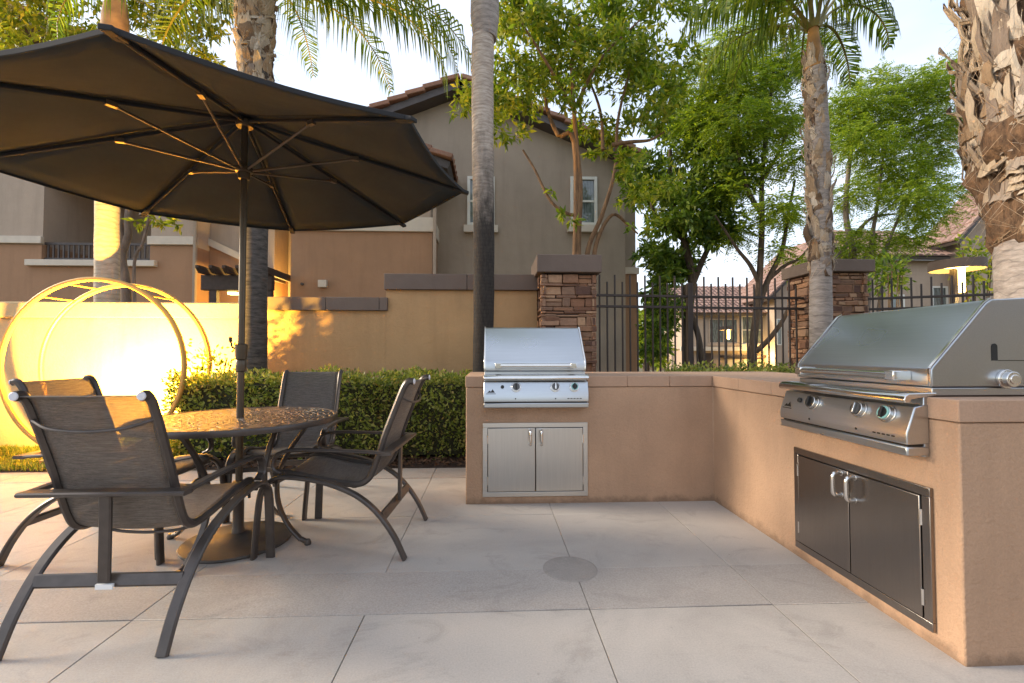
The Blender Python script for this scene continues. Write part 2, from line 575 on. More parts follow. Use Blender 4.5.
# bark chips in the bed (stuff)
n_ = 2600
pos = np.stack([nr.uniform(-3.4,-.2,n_), nr.uniform(4.41,5.0,n_), nr.uniform(.02,.05,n_)], 1)
d = nr.normal(size=(n_,3)); d[:,2] *= .3
tag(quads_mesh('bark_mulch', leaves(pos, d, nr.uniform(.03,.07,n_), nr.uniform(.012,.03,n_)), M['chips']),
    'brown bark chips spread along the foot of the hedge', 'mulch', kind='stuff')
n_ = 20000
pos = np.stack([nr.uniform(-8.5,-3.1,n_), nr.uniform(4.42,5.4,n_), np.full(n_, .0)], 1)
d = nr.normal(size=(n_,3))*.5; d[:,2] = 1
hh = .07+.13*np.clip(np.sin(pos[:,0]*3.1)+np.cos(pos[:,1]*5+pos[:,0]*2), 0, 1.6)
tag(quads_mesh('grass', leaves(pos, d, hh*nr.uniform(.7,1.4,n_), nr.uniform(.01,.022,n_)), M['grass']),
    'short yellow green groundcover growing below the glowing wall', 'groundcover', kind='stuff')

# ------------------------------------------------------------------ outdoor counter
XF, YB, YN = 1.65, 3.34, 1.545
t = thing('outdoor_counter', 'L shaped tan stucco barbecue counter with a band of cap tiles', 'counter', (0,0,0))
q = MB()
q.prism([(-.19,YB,-.04),(XF,YB,-.04),(XF,YN,-.04),(2.55,YN,-.04),(2.55,4.14,-.04),(-.19,4.14,-.04)], (0,0,.885))
q.build('counter_body', M['counter'], t, bevel=.006)
q = MB(); cz0, cz1, ov = .848, .927, .006


def capseg(a, b):
    q.box((a[0], a[1], cz0), (b[0], b[1], cz1))


# back leg caps
xs = [-.196, .10, .40, .70, 1.0, 1.32, XF-ov-.002]
for a, b in zip(xs, xs[1:]):
    capseg((a+.001, YB-ov), (b-.001, YB+.45))
capseg((-.196, YB+.452), (XF-.008, 4.146))
ys = [YN-ov, 1.90, 2.26, 2.62, 2.98, YB-ov-.002]
for a, b in zip(ys, ys[1:]):
    capseg((XF-ov, a+.001), (XF+.448, b-.001))
capseg((XF-ov, YB-ov), (XF+.448, 4.146))
capseg((XF+.45, YN-ov), (2.556, 4.146))
q.build('counter_cap', M['cap'], t, bevel=.004)


# ------------------------------------------------------------------ grills
def make_grill():
    W = .377
    t = thing('gas_grill', 'x', 'grill', (0,0,0), 0, 'built in steel gas grills')
    q = MB()       # firebox between hood and counter
    q.prism([(-W+.004,.016,.932),(-W+.004,.52,.932),(-W+.004,.52,.962),(-W+.004,.016,.962)], (2*W-.008,0,0))
    q.box((-W+.004,-.02,.70), (W-.004,-.0015,.932))
    q.build('firebox', M['steel'], t, bevel=.003)
    # hood
    q = MB()
    prof = [(.012,.966),(.010,1.030),(.016,1.041),(.235,1.286),(.258,1.299),(.42,1.308),(.49,1.28),(.525,1.18),(.525,.966)]
    q.prism([(-W,y,z) for (y,z) in prof], (2*W,0,0))
    h = q.build('hood', M['steel'], t, bevel=.004)
    for s in (-1, 1):     # thin edge trims on both cheeks, proud of the slope
        q = MB()
        sw = [V((s*(W-.006), y, z)) for (y, z) in ((.0085,.968),(.006,1.031),(.0125,1.044),(.232,1.2905),(.256,1.3045))]
        q.sweep(sw, rect(.011,.003), (1,0,0))
        q.build('hood_trim', M['chrome'], h)
    q = MB()
    q.sweep([(-.262,-.048,1.005),(.262,-.048,1.005)], circ(.0165, 14), (0,0,1))
    for s in (-1, 1):
        q.box((s*.272-.022, -.064, .985), (s*.272+.022, .012, 1.024))
    q.build('handle', M['chrome'], h, bevel=.004)
    q = MB()
    q.sweep([(-W-.001,.26,1.18),(-W-.006,.26,1.18)], circ(.013,12), (0,0,1))
    # slot and thermometer boss on the cheek
    q2 = MB()
    q2.prism([(W+.0015, .262+.012*math.cos(a), 1.118+.012*math.sin(a)) for a in np.linspace(0, PI, 9)] + [(W+.0015,.25,1.065),(W+.0015,.274,1.065)], (-.004,0,0))
    q2.build('spit_slot', M['black'], h, smooth=0)
    q3 = MB(); q3.box((W+.001,.276,1.064),(W+.003,.50,1.0665)); q3.build('seam', M['steel_dark'], h)
    q = MB()
    q.sweep([(W,.30,.995),(W+.012,.30,.995)], circ(.036,24), (0,0,1))
    q.sweep([(W+.012,.30,.995),(W+.034,.30,.995)], circ(.029,24), (0,0,1))
    q.sweep([(W+.034,.30,.995),(W+.038,.30,.995)], circ(.018,20), (0,0,1))
    q.build('side_knob', M['chrome'], h, bevel=.003)
    # control panel
    q = MB()
    q.prism([(-W,-.058,.890),(-W,-.004,.900),(-W,-.004,.750),(-W,-.092,.748),(-W,-.092,.792)], (2*W,0,0))
    p = q.build('control_panel', M['steel'], t, bevel=.004)
    q = MB()     # bull nose shelf above
    q.prism([(-W,-.095,.905),(-W,-.099,.915),(-W,-.095,.930),(-W,-.080,.941),(-W,.030,.944),(-W,.030,.933),(-W,-.070,.918),(-W,-.073,.905)], (2*W,0,0))
    q.build('front_shelf', M['chrome'], t, bevel=.003)
    q = MB(); q.box((-W,-.092,.706), (W,-.003,.7405)); q.build('drip_tray', M['steel'], t, bevel=.006)
    q = MB(); q.box((-W+.01,-.078,.740), (W-.01,-.004,.749)); q.build('shadow_gap', M['steel_dark'], t)
    # slope frame: from (-.118,.890) to (-.152,.792)
    up = V((0, .034, .098)).normalized(); nrm = V((0,-.098,.034)).normalized()

    def on(x, f, out=0):
        return V((x, -.092+.034*f, .792+.098*f))+nrm*out
    for (x, f, teal) in ((-.145,.60,False),(.137,.60,False),(.275,.60,True)):
        q = MB()
        q.sweep([on(x,f,-.001), on(x,f,.006)], circ(.037,26), up)
        q.sweep([on(x,f,.006), on(x,f,.022)], circ(.031,26), up)
        k = q.build('knob', M['chrome'], p, bevel=.002)
        q = MB(); q.sweep([on(x,f,.0221), on(x,f,.025)], circ(.0265,24), up)
        q.build('knob_face', M['teal'] if teal else M['knobface'], k)
        if teal:
            q = MB(); q.sweep([on(x,f,.0251), on(x,f,.027)], circ(.019,20), up); q.build('knob_centre', M['black'], k)
        q = MB(); q.obox(on(x,f,.031), V((.0055,0,0)), up*.022, nrm*.006)
        if not teal:
            q.build('knob_grip', M['black'] if x < 0 else M['chrome'], k, bevel=.002)
        else:
            q.build('knob_grip', M['black'], k, bevel=.002)
    q = MB(); q.sweep([on(-.243,.62,-.001), on(-.243,.62,.010)], circ(.0125,16), up)
    q.build('igniter_button', M['black'], p, bevel=.002)
    q = MB()     # peaked emblem at the left end
    for (x0, x1, hh) in ((-.352,-.318,.016),(-.330,-.297,.026)):
        a, b, c = on(x0,.22,.0008), on(x1,.22,.0008), on((x0+x1)/2,.22+hh/.104,.0008)
        q.prism([a, b, c], nrm*.001)
    q.obox(on(-.325,.14,.001), V((.034,0,0)), up*.002, nrm*.001)
    q.build('emblem', M['steel_dark'], p, smooth=0)
    q = MB()
    for x in (-.15,.137):
        q = MB(); q.sweep([V((x,-.0915,.771)), V((x,-.094,.771))], circ(.005,10), (0,0,1)); q.build('screw', M['steel_dark'], p, smooth=0)
    q = MB()
    for i in range(5):
        q.box((.222+i*.022,-.0925,.768),(.237+i*.022,-.0915,.774))
    q.build('panel_marking', M['steel_dark'], p, smooth=0)
    return t


gr = make_grill()
gr.location = (.317, YB, 0)
gr['label'] = 'smaller looking stainless grill facing the camera on the far leg of the counter'
g2 = copy_tree(gr)
g2.location = (XF, 2.03, 0); g2.rotation_euler = (0, 0, -PI/2)
g2['label'] = 'large stainless grill seen at an angle in the right foreground, knob on its cheek'


def make_cabinet(steel_, label):
    t = thing('access_cabinet', label, 'cabinet', (0,0,0), 0, 'steel double door cabinets')
    W, z0, z1 = .384, .055, .588
    q = MB(); fw = .034
    q.box((-W,-.016,z0),(W,-.0015,z0+fw)); q.box((-W,-.016,z1-fw),(W,-.0015,z1))
    q.box((-W,-.016,z0+fw),(-W+fw,-.0015,z1-fw)); q.box((W-fw,-.016,z0+fw),(W,-.0015,z1-fw))
    q.build('door_frame', M['steel_frame'] if steel_ is M['steel_v'] else steel_, t, bevel=.002)
    q = MB(); q.box((-W+fw,-.004,z0+fw),(W-fw,-.0025,z1-fw)); q.build('backing', M['steel_dark'], t)
    for s in (-1, 1):
        a, b = (-W+fw+.004, -.003) if s < 0 else (.003, W-fw-.004)
        q = MB(); q.box((a,-.020,z0+fw+.004),(b,-.005,z1-fw-.004))
        dr = q.build('door', steel_, t, bevel=.003)
        q = MB(); x = s*.040
        q.sweep(cat([(x,-.018,.535),(x,-.045,.538),(x,-.062,.525),(x,-.065,.485),(x,-.062,.445),(x,-.045,.432),(x,-.018,.435)], 5), circ(.0098,10), (1,0,0))
        for z in (.535,.435):
            q.sweep([(x,-.0205,z),(x,-.024,z)], circ(.013,14), (0,0,1))
        q.build('handle', M['chrome'], dr)
        for z in (.17,.47):
            q = MB()
            q.sweep([(s*(W-fw-.001),-.018,z-.03),(s*(W-fw-.001),-.018,z+.03)], circ(.005,8), (1,0,0))
            q.build('hinge', M['chrome'], dr)
    return t


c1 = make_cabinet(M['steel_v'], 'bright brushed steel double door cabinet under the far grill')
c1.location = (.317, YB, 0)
c2 = make_cabinet(M['steel_reflect_dark'], 'steel double door cabinet under the right foreground grill, its dark reflections painted in')
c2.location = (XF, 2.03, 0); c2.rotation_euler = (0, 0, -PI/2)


# ------------------------------------------------------------------ chairs
def make_chair():
    t = thing('patio_chair', 'x', 'chair', (0,0,0), 0, 'sling chairs round the patio table')
    bar = rect(.046,.020,.3)
    rear = cat([(0,.295,.418),(0,.23,.433),(0,.074,.417),(0,-.06,.38),(0,-.176,.325),(0,-.276,.24),(0,-.36,.124),(0,-.42,.001)], 6)
    front = cat([(0,.2925,.4165),(0,.335,.385),(0,.358,.32),(0,.375,.15),(0,.385,.001)], 6)
    for s in (-1, 1):
        off = V((s*.288,0,0))
        for nm, pth in (('leg', rear), ('leg', front)):
            q = MB(); q.sweep([p+off for p in pth], bar, (1,0,0)); q.build(nm, M['bronze'], t)
    # sling rails
    prof = [(-.445,.938),(-.420,.938),(-.397,.912),(-.372,.855),(-.335,.76),(-.293,.65),(-.258,.54),(-.225,.45),(-.195,.402),(-.145,.378),(-.06,.382),(.08,.405),(.2,.43),(.275,.437),(.315,.425)]
    pr = cat([(0,y,z) for y, z in prof], 5)
    for s in (-1, 1):
        q = MB(); q.sweep([p+V((s*.219,0,0)) for p in pr], rect(.030,.036,.35), (1,0,0)); r_ = q.build('side_rail', M['bronze'], t)
        q = MB(); q.sweep([(s*.219,-.4455,.938),(s*.219,-.453,.938)], circ(.0165,12), (0,0,1)); q.build('end_cap', M['endcap'], r_, bevel=.003)
    q = MB(); nu = 12; vs = []; fs = []
    for p in pr:
        for i in range(nu+1):
            u = -1+2*i/nu
            sag = .016*(1-u*u)
            vs.append((u*.207, p.y-sag*(.8 if p.z > .5 else 0), p.z-sag*(0 if p.z > .5 else 1)))
    for j in range(len(pr)-1):
        for i in range(nu):
            a = j*(nu+1)+i; fs.append((a, a+1, a+nu+2, a+nu+1))
    q.add(vs, fs)
    sl = q.build('sling_seat', M['sling'], t, smooth=80)
    so = sl.modifiers.new('thick', 'SOLIDIFY'); so.thickness = .003
    # arms
    for s in (-1, 1):
        x = s*.284
        pth = cat([(x,.245,.452),(x,.283,.475),(x,.288,.52),(x,.255,.560),(x,.17,.574),(x,-.02,.572),(x+s*.003,-.2,.566),(x+s*.004,-.300,.560)], 6)
        q = MB(); q.sweep(pth, rect(.042,.017,.4), (1,0,0)); q.build('arm', M['bronze'], t)
    q = MB(); q.sweep([(-.306,-.318,.5585),(.306,-.318,.5585)], rect(.018,.062,.3), (0,0,1)); q.build('back_plate', M['bronze'], t)
    q = MB(); q.sweep([(-.276,-.296,.219),(.276,-.296,.219)], rect(.05,.018,.3), (0,.5,1)); cb = q.build('crossbar', M['bronze'], t)
    q = MB(); q.sweep(cat([(0,-.318,.225),(0,-.318,.32),(0,-.318,.44),(0,-.320,.549)], 5), rect(.046,.018,.3), (1,0,0)); q.build('centre_strut', M['bronze'], t)
    q = MB()
    q.sweep(cat([(-.217,-.382,.845),(-.13,-.41,.817),(0,-.42,.807),(.13,-.41,.817),(.217,-.382,.845)], 5), circ(.0065,8), (0,0,1))
    q.build('back_rod', M['bronze'], t)
    q = MB()
    q.sweep(cat([(-.217,-.10,.365),(-.13,-.10,.335),(0,-.10,.325),(.13,-.10,.335),(.217,-.10,.365)], 5), circ(.0065,8), (0,0,1))
    q.build('seat_rod', M['bronze'], t)
    q = MB(); q.sweep([(-.264,.285,.40),(.264,.285,.40)], rect(.03,.018,.3), (0,0,1)); q.build('front_rail', M['bronze'], t)
    return t


TX, TY = -1.474, 2.742
proto = make_chair()
spots = [((-1.474,2.14), 0, 'sling patio chair nearest the camera with its back turned, white sticker on the crossbar'),
         ((-1.462,3.46), PI+R(4), 'sling patio chair in front of the hedge, its back rest facing the camera'),
         ((-.865,2.775), PI/2-R(3), 'sling patio chair seen from its side, right of the table'),
         ((-2.105,2.76), -PI/2, 'sling patio chair left of the table, mostly hidden behind the nearest chair')]
for i, (xy, a, lab) in enumerate(spots):
    o = proto if i == 0 else copy_tree(proto)
    o.location = (*xy, .001); o.rotation_euler = (0, 0, a); o['label'] = lab
q = MB(); q.box((.004-.032,-.325,.196),(.004+.032,-.316,.215))
st = q.build('sticker', M['sticker'], proto, smooth=0)
st.rotation_euler = (0, 0, 0)

# ------------------------------------------------------------------ table
t = thing('patio_table', 'round bronze cast metal patio table with a woven pattern top', 'table', (TX,TY,.001))
q = MB(); q.lathe([(.024,.705),(.514,.705),(.514,.7185),(.024,.7185),(.024,.705)], (0,0,0), 72)
tt = q.build('tabletop', M['table'], t, smooth=35)
q = MB(); q.lathe([(.515,.700),(.520,.688),(.532,.690),(.537,.706),(.531,.720),(.522,.7225),(.515,.7205),(.515,.700)], (0,0,0), 72); q.build('rim', M['bronze'], tt, smooth=50)
for k in range(4):
    a = R(-8+90*k); c, s = math.cos(a), math.sin(a)
    pth = [V((r*c, r*s, z)) for r, z in ((.44,.703),(.40,.66),(.30,.52),(.245,.40),(.235,.30),(.255,.20),(.31,.10),(.385,.025))]
    q = MB(); q.sweep(cat(pth, 5), rect(.036,.016,.3), (-s,c,0)); lg = q.build('leg', M['bronze'], t)
    q = MB(); q.sweep([V((.385*c,.385*s,.03)), V((.425*c,.425*s,.012))], circ(.014,10), (0,0,1)); q.lathe([(.018,0),(.02,.012),(.012,.03)], (.425*c,.425*s,0), 12)
    q.build('foot_glide', M['bronze'], lg)
q = MB(); q.sweep([(.222*math.cos(a), .222*math.sin(a), .36) for a in np.linspace(0, 2*PI, 40)[:-1]], rect(.03,.012,.3), (0,0,1), closed=True)
q.build('ring_brace', M['bronze'], t)

# ------------------------------------------------------------------ parasol and base
t = thing('weighted_stand', 'round bronze weighted stand on the patio under the table, holding the parasol pole', 'umbrella stand', (TX,TY,.001))
q = MB(); q.lathe([(0,0),(.283,0),(.288,.008),(.284,.016),(.24,.022),(.10,.030),(.045,.056)], seg=48); q.build('base_plate', M['stand'], t)
q = MB(); q.lathe([(.036,.052),(.033,.075),(.029,.085),(.029,.33),(.033,.335),(.033,.35),(.0215,.352)], seg=20); st = q.build('stem', M['bronze'], t)
q = MB(); q.sweep([(.029,0,.27),(.065,0,.27)], circ(.008,8), (0,0,1)); q.sweep([(.06,0,.25),(.06,0,.29)], circ(.008,8), (1,0,0)); q.build('tightening_knob', M['black'], st)

RZ, RR, RA, TTX, TTY = 2.132, 1.311, -1.361, .022, .028
APEX = 2.50


def tl(p):
    return V((p[0], p[1], p[2]+TTX*p[0]+TTY*p[1]))


t = thing('parasol', 'large open octagonal charcoal parasol standing through the patio table', 'parasol', (TX,TY,0))
q = MB(); q.sweep([(0,0,.06),(0,0,1.0)], circ(.0195,16), (1,0,0)); q.sweep([(0,0,1.0),(0,0,2.52)], circ(.0185,16), (1,0,0)); q.build('pole', M['pole'], t)
q = MB(); q.lathe([(.02,.985),(.027,.99),(.029,1.02),(.0275,1.05),(.024,1.055),(.030,1.06),(.033,1.10),(.034,1.145),(.022,1.15)], seg=20); cr = q.build('crank_housing', M['pole'], t)
q = MB(); q.tube([(-.03,-.005,1.12),(-.045,-.012,1.13),(-.055,-.012,1.165)], .006); q.sweep([(-.055,-.012,1.16),(-.056,-.012,1.19)], circ(.009,10), (1,0,0)); q.build('crank_handle', M['black'], cr)
corner = [V((RR*math.cos(RA+k*PI/4), RR*math.sin(RA+k*PI/4), RZ)) for k in range(8)]
# canopy: eight panels, slightly sagging between ribs, hem at rim
q = MB(); nr_, nt_ = 10, 8
for k in range(8):
    A, B = corner[k], corner[(k+1) % 8]
    vs = []; fs = []
    for i in range(nr_+1):
        f = .035+(1-.035)*i/nr_
        for j in range(nt_+1):
            g_ = j/nt_
            e = A.lerp(B, g_)
            p = V((e.x*f, e.y*f, APEX+(RZ-APEX)*f**1.02))
            sag = math.sin(PI*g_)
            p.z -= .030*sag*f*(1-.45*f)
            p.x -= e.x*.018*sag*f**6; p.y -= e.y*.018*sag*f**6
            vs.append(tl(p+V((0,0,.012))))
    for i in range(nr_):
        for j in range(nt_):
            a = i*(nt_+1)+j; fs.append((a, a+1, a+nt_+2, a+nt_+1))
    q.add(vs, fs)
cn = q.build('canopy', M['canopy'], t, smooth=20)
so = cn.modifiers.new('thick', 'SOLIDIFY'); so.thickness = .003
q = MB()
for k in range(8):
    A, B = corner[k], corner[(k+1) % 8]
    pth = []
    for j in range(nt_+1):
        e = A.lerp(B, j/nt_); sag = math.sin(PI*j/nt_)
        pth.append(tl(V((e.x*(1-.018*sag), e.y*(1-.018*sag), RZ+.010-.030*sag*.55))))
    q.sweep(pth, rect(.022,.007,.3), (0,0,1))
q.build('hem', M['hem'], cn)
q = MB(); q.lathe([(.0,2.535),(.012,2.56),(.02,2.535),(.05,2.525),(.13,2.497)], seg=16); q.build('finial', M['hem'], t)
q = MB(); q.lathe([(.019,2.44),(.045,2.44),(.05,2.455),(.05,2.475),(.03,2.49),(.0,2.49)], seg=20); q.build('top_hub', M['pole'], t)
q = MB(); q.lathe([(.0195,2.125),(.03,2.128),(.034,2.15),(.034,2.165),(.047,2.17),(.047,2.195),(.03,2.20),(.0195,2.205)], seg=20); q.build('runner', M['pole'], t)
for k in range(8):
    a = RA+k*PI/4; c, s = math.cos(a), math.sin(a)
    p0 = V((.045*c,.045*s,2.465)); p1 = tl(V((1.29*c,1.29*s,RZ-.012+.02)))
    q = MB(); q.sweep([p0, p1], rect(.014,.020,.3), (-s,c,0)); rb = q.build('rib', M['hem'], t)
    m_ = p0.lerp(p1, .465)
    q = MB(); q.sweep([V((.045*c,.045*s,2.182)), m_-V((0,0,.014))], rect(.012,.014,.3), (-s,c,0)); q.obox(m_-V((0,0,.012)), V((c,s,0))*.022, V((-s,c,0))*.012, V((0,0,.012)))
    q.build('strut', M['strut'], rb)
    q = MB(); q.obox(p1+V((c*.004,s*.004,.0)), V((c,s,-.25))*.05, V((-s,c,0))*.020, V((0,0,.010))); q.build('rib_pocket', M['hem'], rb, bevel=.004)

# ------------------------------------------------------------------ garden wall
t = thing('garden_wall', 'stepped stucco garden wall behind the hedge, glowing yellow at its left end', 'wall', (0,0,0))
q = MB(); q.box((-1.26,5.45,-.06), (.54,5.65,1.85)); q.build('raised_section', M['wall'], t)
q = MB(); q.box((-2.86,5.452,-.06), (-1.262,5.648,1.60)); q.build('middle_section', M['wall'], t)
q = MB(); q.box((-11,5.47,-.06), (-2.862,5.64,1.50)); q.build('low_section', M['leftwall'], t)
q = MB()
for a, b in ((-1.275,-.30),(-.296,.545)):
    q.box((a,5.40,1.852), (b,5.70,2.04))
q.build('coping', M['coping'], t, bevel=.006)
q = MB()
for a, b in ((-2.92,-1.95),(-1.946,-1.33),(-1.326,-1.235)):
    q.box((a,5.40,1.602), (b,5.70,1.757))
q.build('coping', M['coping'], t, bevel=.006)
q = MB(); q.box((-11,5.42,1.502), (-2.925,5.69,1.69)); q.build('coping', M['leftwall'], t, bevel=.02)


# ------------------------------------------------------------------ stone pillars
def pillar(x0, x1, y0, y1, zc, zt, label, ov):
    t = thing('stone_pillar', label, 'pillar', ((x0+x1)/2, (y0+y1)/2, 0), 0, 'ledgestone pillars')
    cx, cy = (x0+x1)/2, (y0+y1)/2; hx, hy = (x1-x0)/2, (y1-y0)/2
    q = MB(); q.box((-hx+.052,-hy+.052,-.06), (hx-.052,hy-.052,zc-.002))
    core = q.build('core', M['grout'], t)
    q = MB(); z = 0
    while z < zc-.02:
        h = rnd.choice((.035,.045,.055,.065,.085,.10)); h = min(h, zc-.004-z)
        for (ax, half, oth) in ((0, hx, -hy), (0, hx, hy), (1, hy, -hx), (1, hy, hx)):
            u = -half
            while u < half-.01:
                w = rnd.uniform(.08,.27); w = min(w, half-u)
                if half-u-w < .06: w = half-u
                d0 = abs(oth)-rnd.uniform(0,.036) + (.004 if ax else 0)
                sg = 1 if oth > 0 else -1
                lo, hi = sorted((sg*(abs(oth)-.06), sg*d0))
                g1, g2 = rnd.uniform(.0015,.005), rnd.uniform(.0015,.005)
                hh = h if rnd.random() < .75 or h < .075 else h*rnd.uniform(.5,.6)
                def add(zz0, zz1):
                    if ax == 0: a, b = (u+g1, lo, zz0+.002), (u+w-g1, hi, zz1-g2)
                    else: a, b = (lo, u+g1, zz0+.002), (hi, u+w-g1, zz1-g2)
                    o = len(q.v); q.box(a, b)
                    for i in range(o, o+8):
                        x, y, zz = q.v[i]
                        q.v[i] = (x+rnd.uniform(-.006,.006), y+rnd.uniform(-.006,.006), zz+rnd.uniform(-.004,.004))
                add(z, z+hh)
                if hh < h-.02: add(z+hh, z+h)
                u += w
        z += h
    q.build('stone_facing', M['stone'], t, bevel=.006)
    q = MB(); q.box((-hx-ov,-hy-ov,zc), (hx+ov,hy+ov,zt)); q.build('cap', M['coping'], t, bevel=.008)


pillar(.545, 1.19, 5.10, 5.75, 2.01, 2.21, 'shorter stone pillar directly behind the far grill', .045)
pillar(3.97, 4.60, 5.34, 5.95, 2.09, 2.24, 'stone pillar behind the palm trunk, seen on two faces with a sloping cap line', .045)


# ------------------------------------------------------------------ iron fences
def fence(a, b, n, label, post_i):
    a, b = V(a), V(b)
    t = thing('iron_fence', label, 'fence', a)
    L = (b-a).length; d = (b-a)/L
    s = V((-d.y, d.x, 0))
    for z in (1.80,1.665,.12):
        q = MB(); q.sweep([d*0+V((0,0,z)), d*L+V((0,0,z))], rect(.030,.030,.1), (0,0,1)); q.build('rail', M['iron'], t)
    for i in range(1, n):
        p = d*(L*i/n)
        if i == post_i:
            q = MB(); q.sweep([p+V((0,0,-.06)), p+V((0,0,1.965))], rect(.065,.065,.1), s); q.build('post', M['iron'], t); continue
        h = 2.05 if i % 2 else 1.965
        q = MB(); q.sweep([p+V((0,0,.05)), p+V((0,0,h))], rect(.018,.018,.1), s); q.build('picket', M['iron'], t)


fence((1.2,5.42,0), (3.96,5.62,0), 29, 'dark iron picket fence between the two stone pillars', 13)
fence((4.62,5.75,0), (6.9,4.75,0), 25, 'dark iron picket fence right of the pillar, tips showing above the grill hood', 16)


# ------------------------------------------------------------------ moon ring arch
t = thing('ring_arch', 'gold painted arch of two large metal rings standing against the glowing wall', 'garden arch', (-3.875,4.8,.02))
for y in (-.2,.2):
    q = MB(); q.sweep([(.862*math.cos(a), y, .94+.862*math.sin(a)) for a in np.linspace(0, 2*PI, 73)[:-1]], rect(.045,.042,.25), (0,1,0), closed=True)
    q.build('ring', M['gold'], t)
for k in range(5):
    a = R(55+18*k)
    q = MB(); q.sweep([(.862*math.cos(a), -.18, .94+.862*math.sin(a)), (.862*math.cos(a), .18, .94+.862*math.sin(a))], circ(.009,8), (0,0,1)); q.build('crossbar', M['gold'], t)
q = MB()
for y in (-.2,.2): q.box((-.45,y-.03,-.05),(.45,y+.03,.055))
q.build('foot_plate', M['gold'], t, bevel=.004)


# ------------------------------------------------------------------ hedges and shrubs
def hedge(x0, x1, y0, y1, h, n, lm, label, L=.052):
    t = thing('box_hedge', label, 'hedge', ((x0+x1)/2, (y0+y1)/2, 0))
    cx, cy = (x0+x1)/2, (y0+y1)/2
    hx, hy = (x1-x0)/2, (y1-y0)/2
    q = MB(); vs = []
    q.box((-hx+.09,-hy+.09,.06),(hx-.09,hy-.09,h-.09)); q.build('twigs', M['twig'], t)
    fr = np.array([2*hx*h, 2*hx*2*hy, 2*hy*h, 2*hy*h, 2*hx*h*.3]); fr = fr/fr.sum()
    face = nr.choice(5, n, p=fr)
    u = nr.uniform(-1,1,n); v = nr.uniform(0,1,n); dep = np.abs(nr.normal(0,.05,n))
    lump = .035*(np.sin(u*hx*7+v*3)+np.sin(u*hx*13+v*9+1))+.02*np.sin(v*17+u*hx*5)
    pos = np.zeros((n,3)); dr = np.zeros((n,3))
    m = face == 0; pos[m] = np.stack([u*hx, -hy+dep+lump*.7, .04+v*(h-.04)], 1)[m]; dr[m] = (0,-1,.3)
    m = face == 1; pos[m] = np.stack([u*hx, (v*2-1)*hy, h-dep+lump], 1)[m]; dr[m] = (0,-.2,1)
    m = face == 2; pos[m] = np.stack([-hx+dep+lump*.7, u*hy, .04+v*(h-.04)], 1)[m]; dr[m] = (-1,0,.3)
    m = face == 3; pos[m] = np.stack([hx-dep-lump*.7, u*hy, .04+v*(h-.04)], 1)[m]; dr[m] = (1,0,.3)
    m = face == 4; pos[m] = np.stack([u*hx, hy-dep, .04+v*(h-.04)], 1)[m]; dr[m] = (0,1,.3)
    low = pos[:,2] < .12
    keep = ~(low & (nr.uniform(size=n) < .6)); pos = pos[keep]; dr = dr[keep]
    dr = dr+nr.normal(0,.75,dr.shape)
    n2 = len(pos)
    quads_mesh('foliage', leaves(pos, dr, nr.uniform(.6,1.25,n2)*L, nr.uniform(.6,1.1,n2)*L*.55), lm, t)
    return t


hedge(-3.2,-.22,4.62,5.22,.86,15000, M['hedge_leaf'], 'clipped leafy hedge in the bed between the wall and the patio table')
hedge(1.9,3.9,4.5,5.0,.925,7000, M['hedge_leaf'], 'low clipped hedge top showing above the far corner of the counter')


def shrub(name, c, rad, n, lm, label, L=.06, cat_='shrub', group=None):
    t = thing(name, label, cat_, (c[0], c[1], 0), 0, group)
    q = MB()
    for k in range(7):
        a = rnd.uniform(0,2*PI); e = V((math.cos(a)*rad[0]*.7, math.sin(a)*rad[1]*.7, c[2]+rnd.uniform(-.3,.7)*rad[2]))
        q.tube(cat([(0,0,0), e*.5+V((0,0,.06)), e], 4), .008, 6)
    q.build('stem', M['bark_dark'], t)
    p = unit(nr.normal(size=(n,3)))*(nr.uniform(0,1,n)**.4)[:,None]
    p = p*(1+.25*np.sin(p[:,0:1]*6+p[:,2:3]*5))
    pos = p*np.array(rad)+np.array([0,0,c[2]])
    pos[:,2] = np.maximum(pos[:,2], .02)
    quads_mesh('foliage', leaves(pos, p+nr.normal(0,.6,p.shape), nr.uniform(.6,1.2,n)*L, nr.uniform(.6,1.1,n)*L*.5), lm, t)
    return t


shrub('leafy_shrub', (-3.0,4.98,.85), (.28,.22,.36), 420, M['shrub_leaf'], 'loose bright shrub rising above the left end of the hedge, lit yellow')


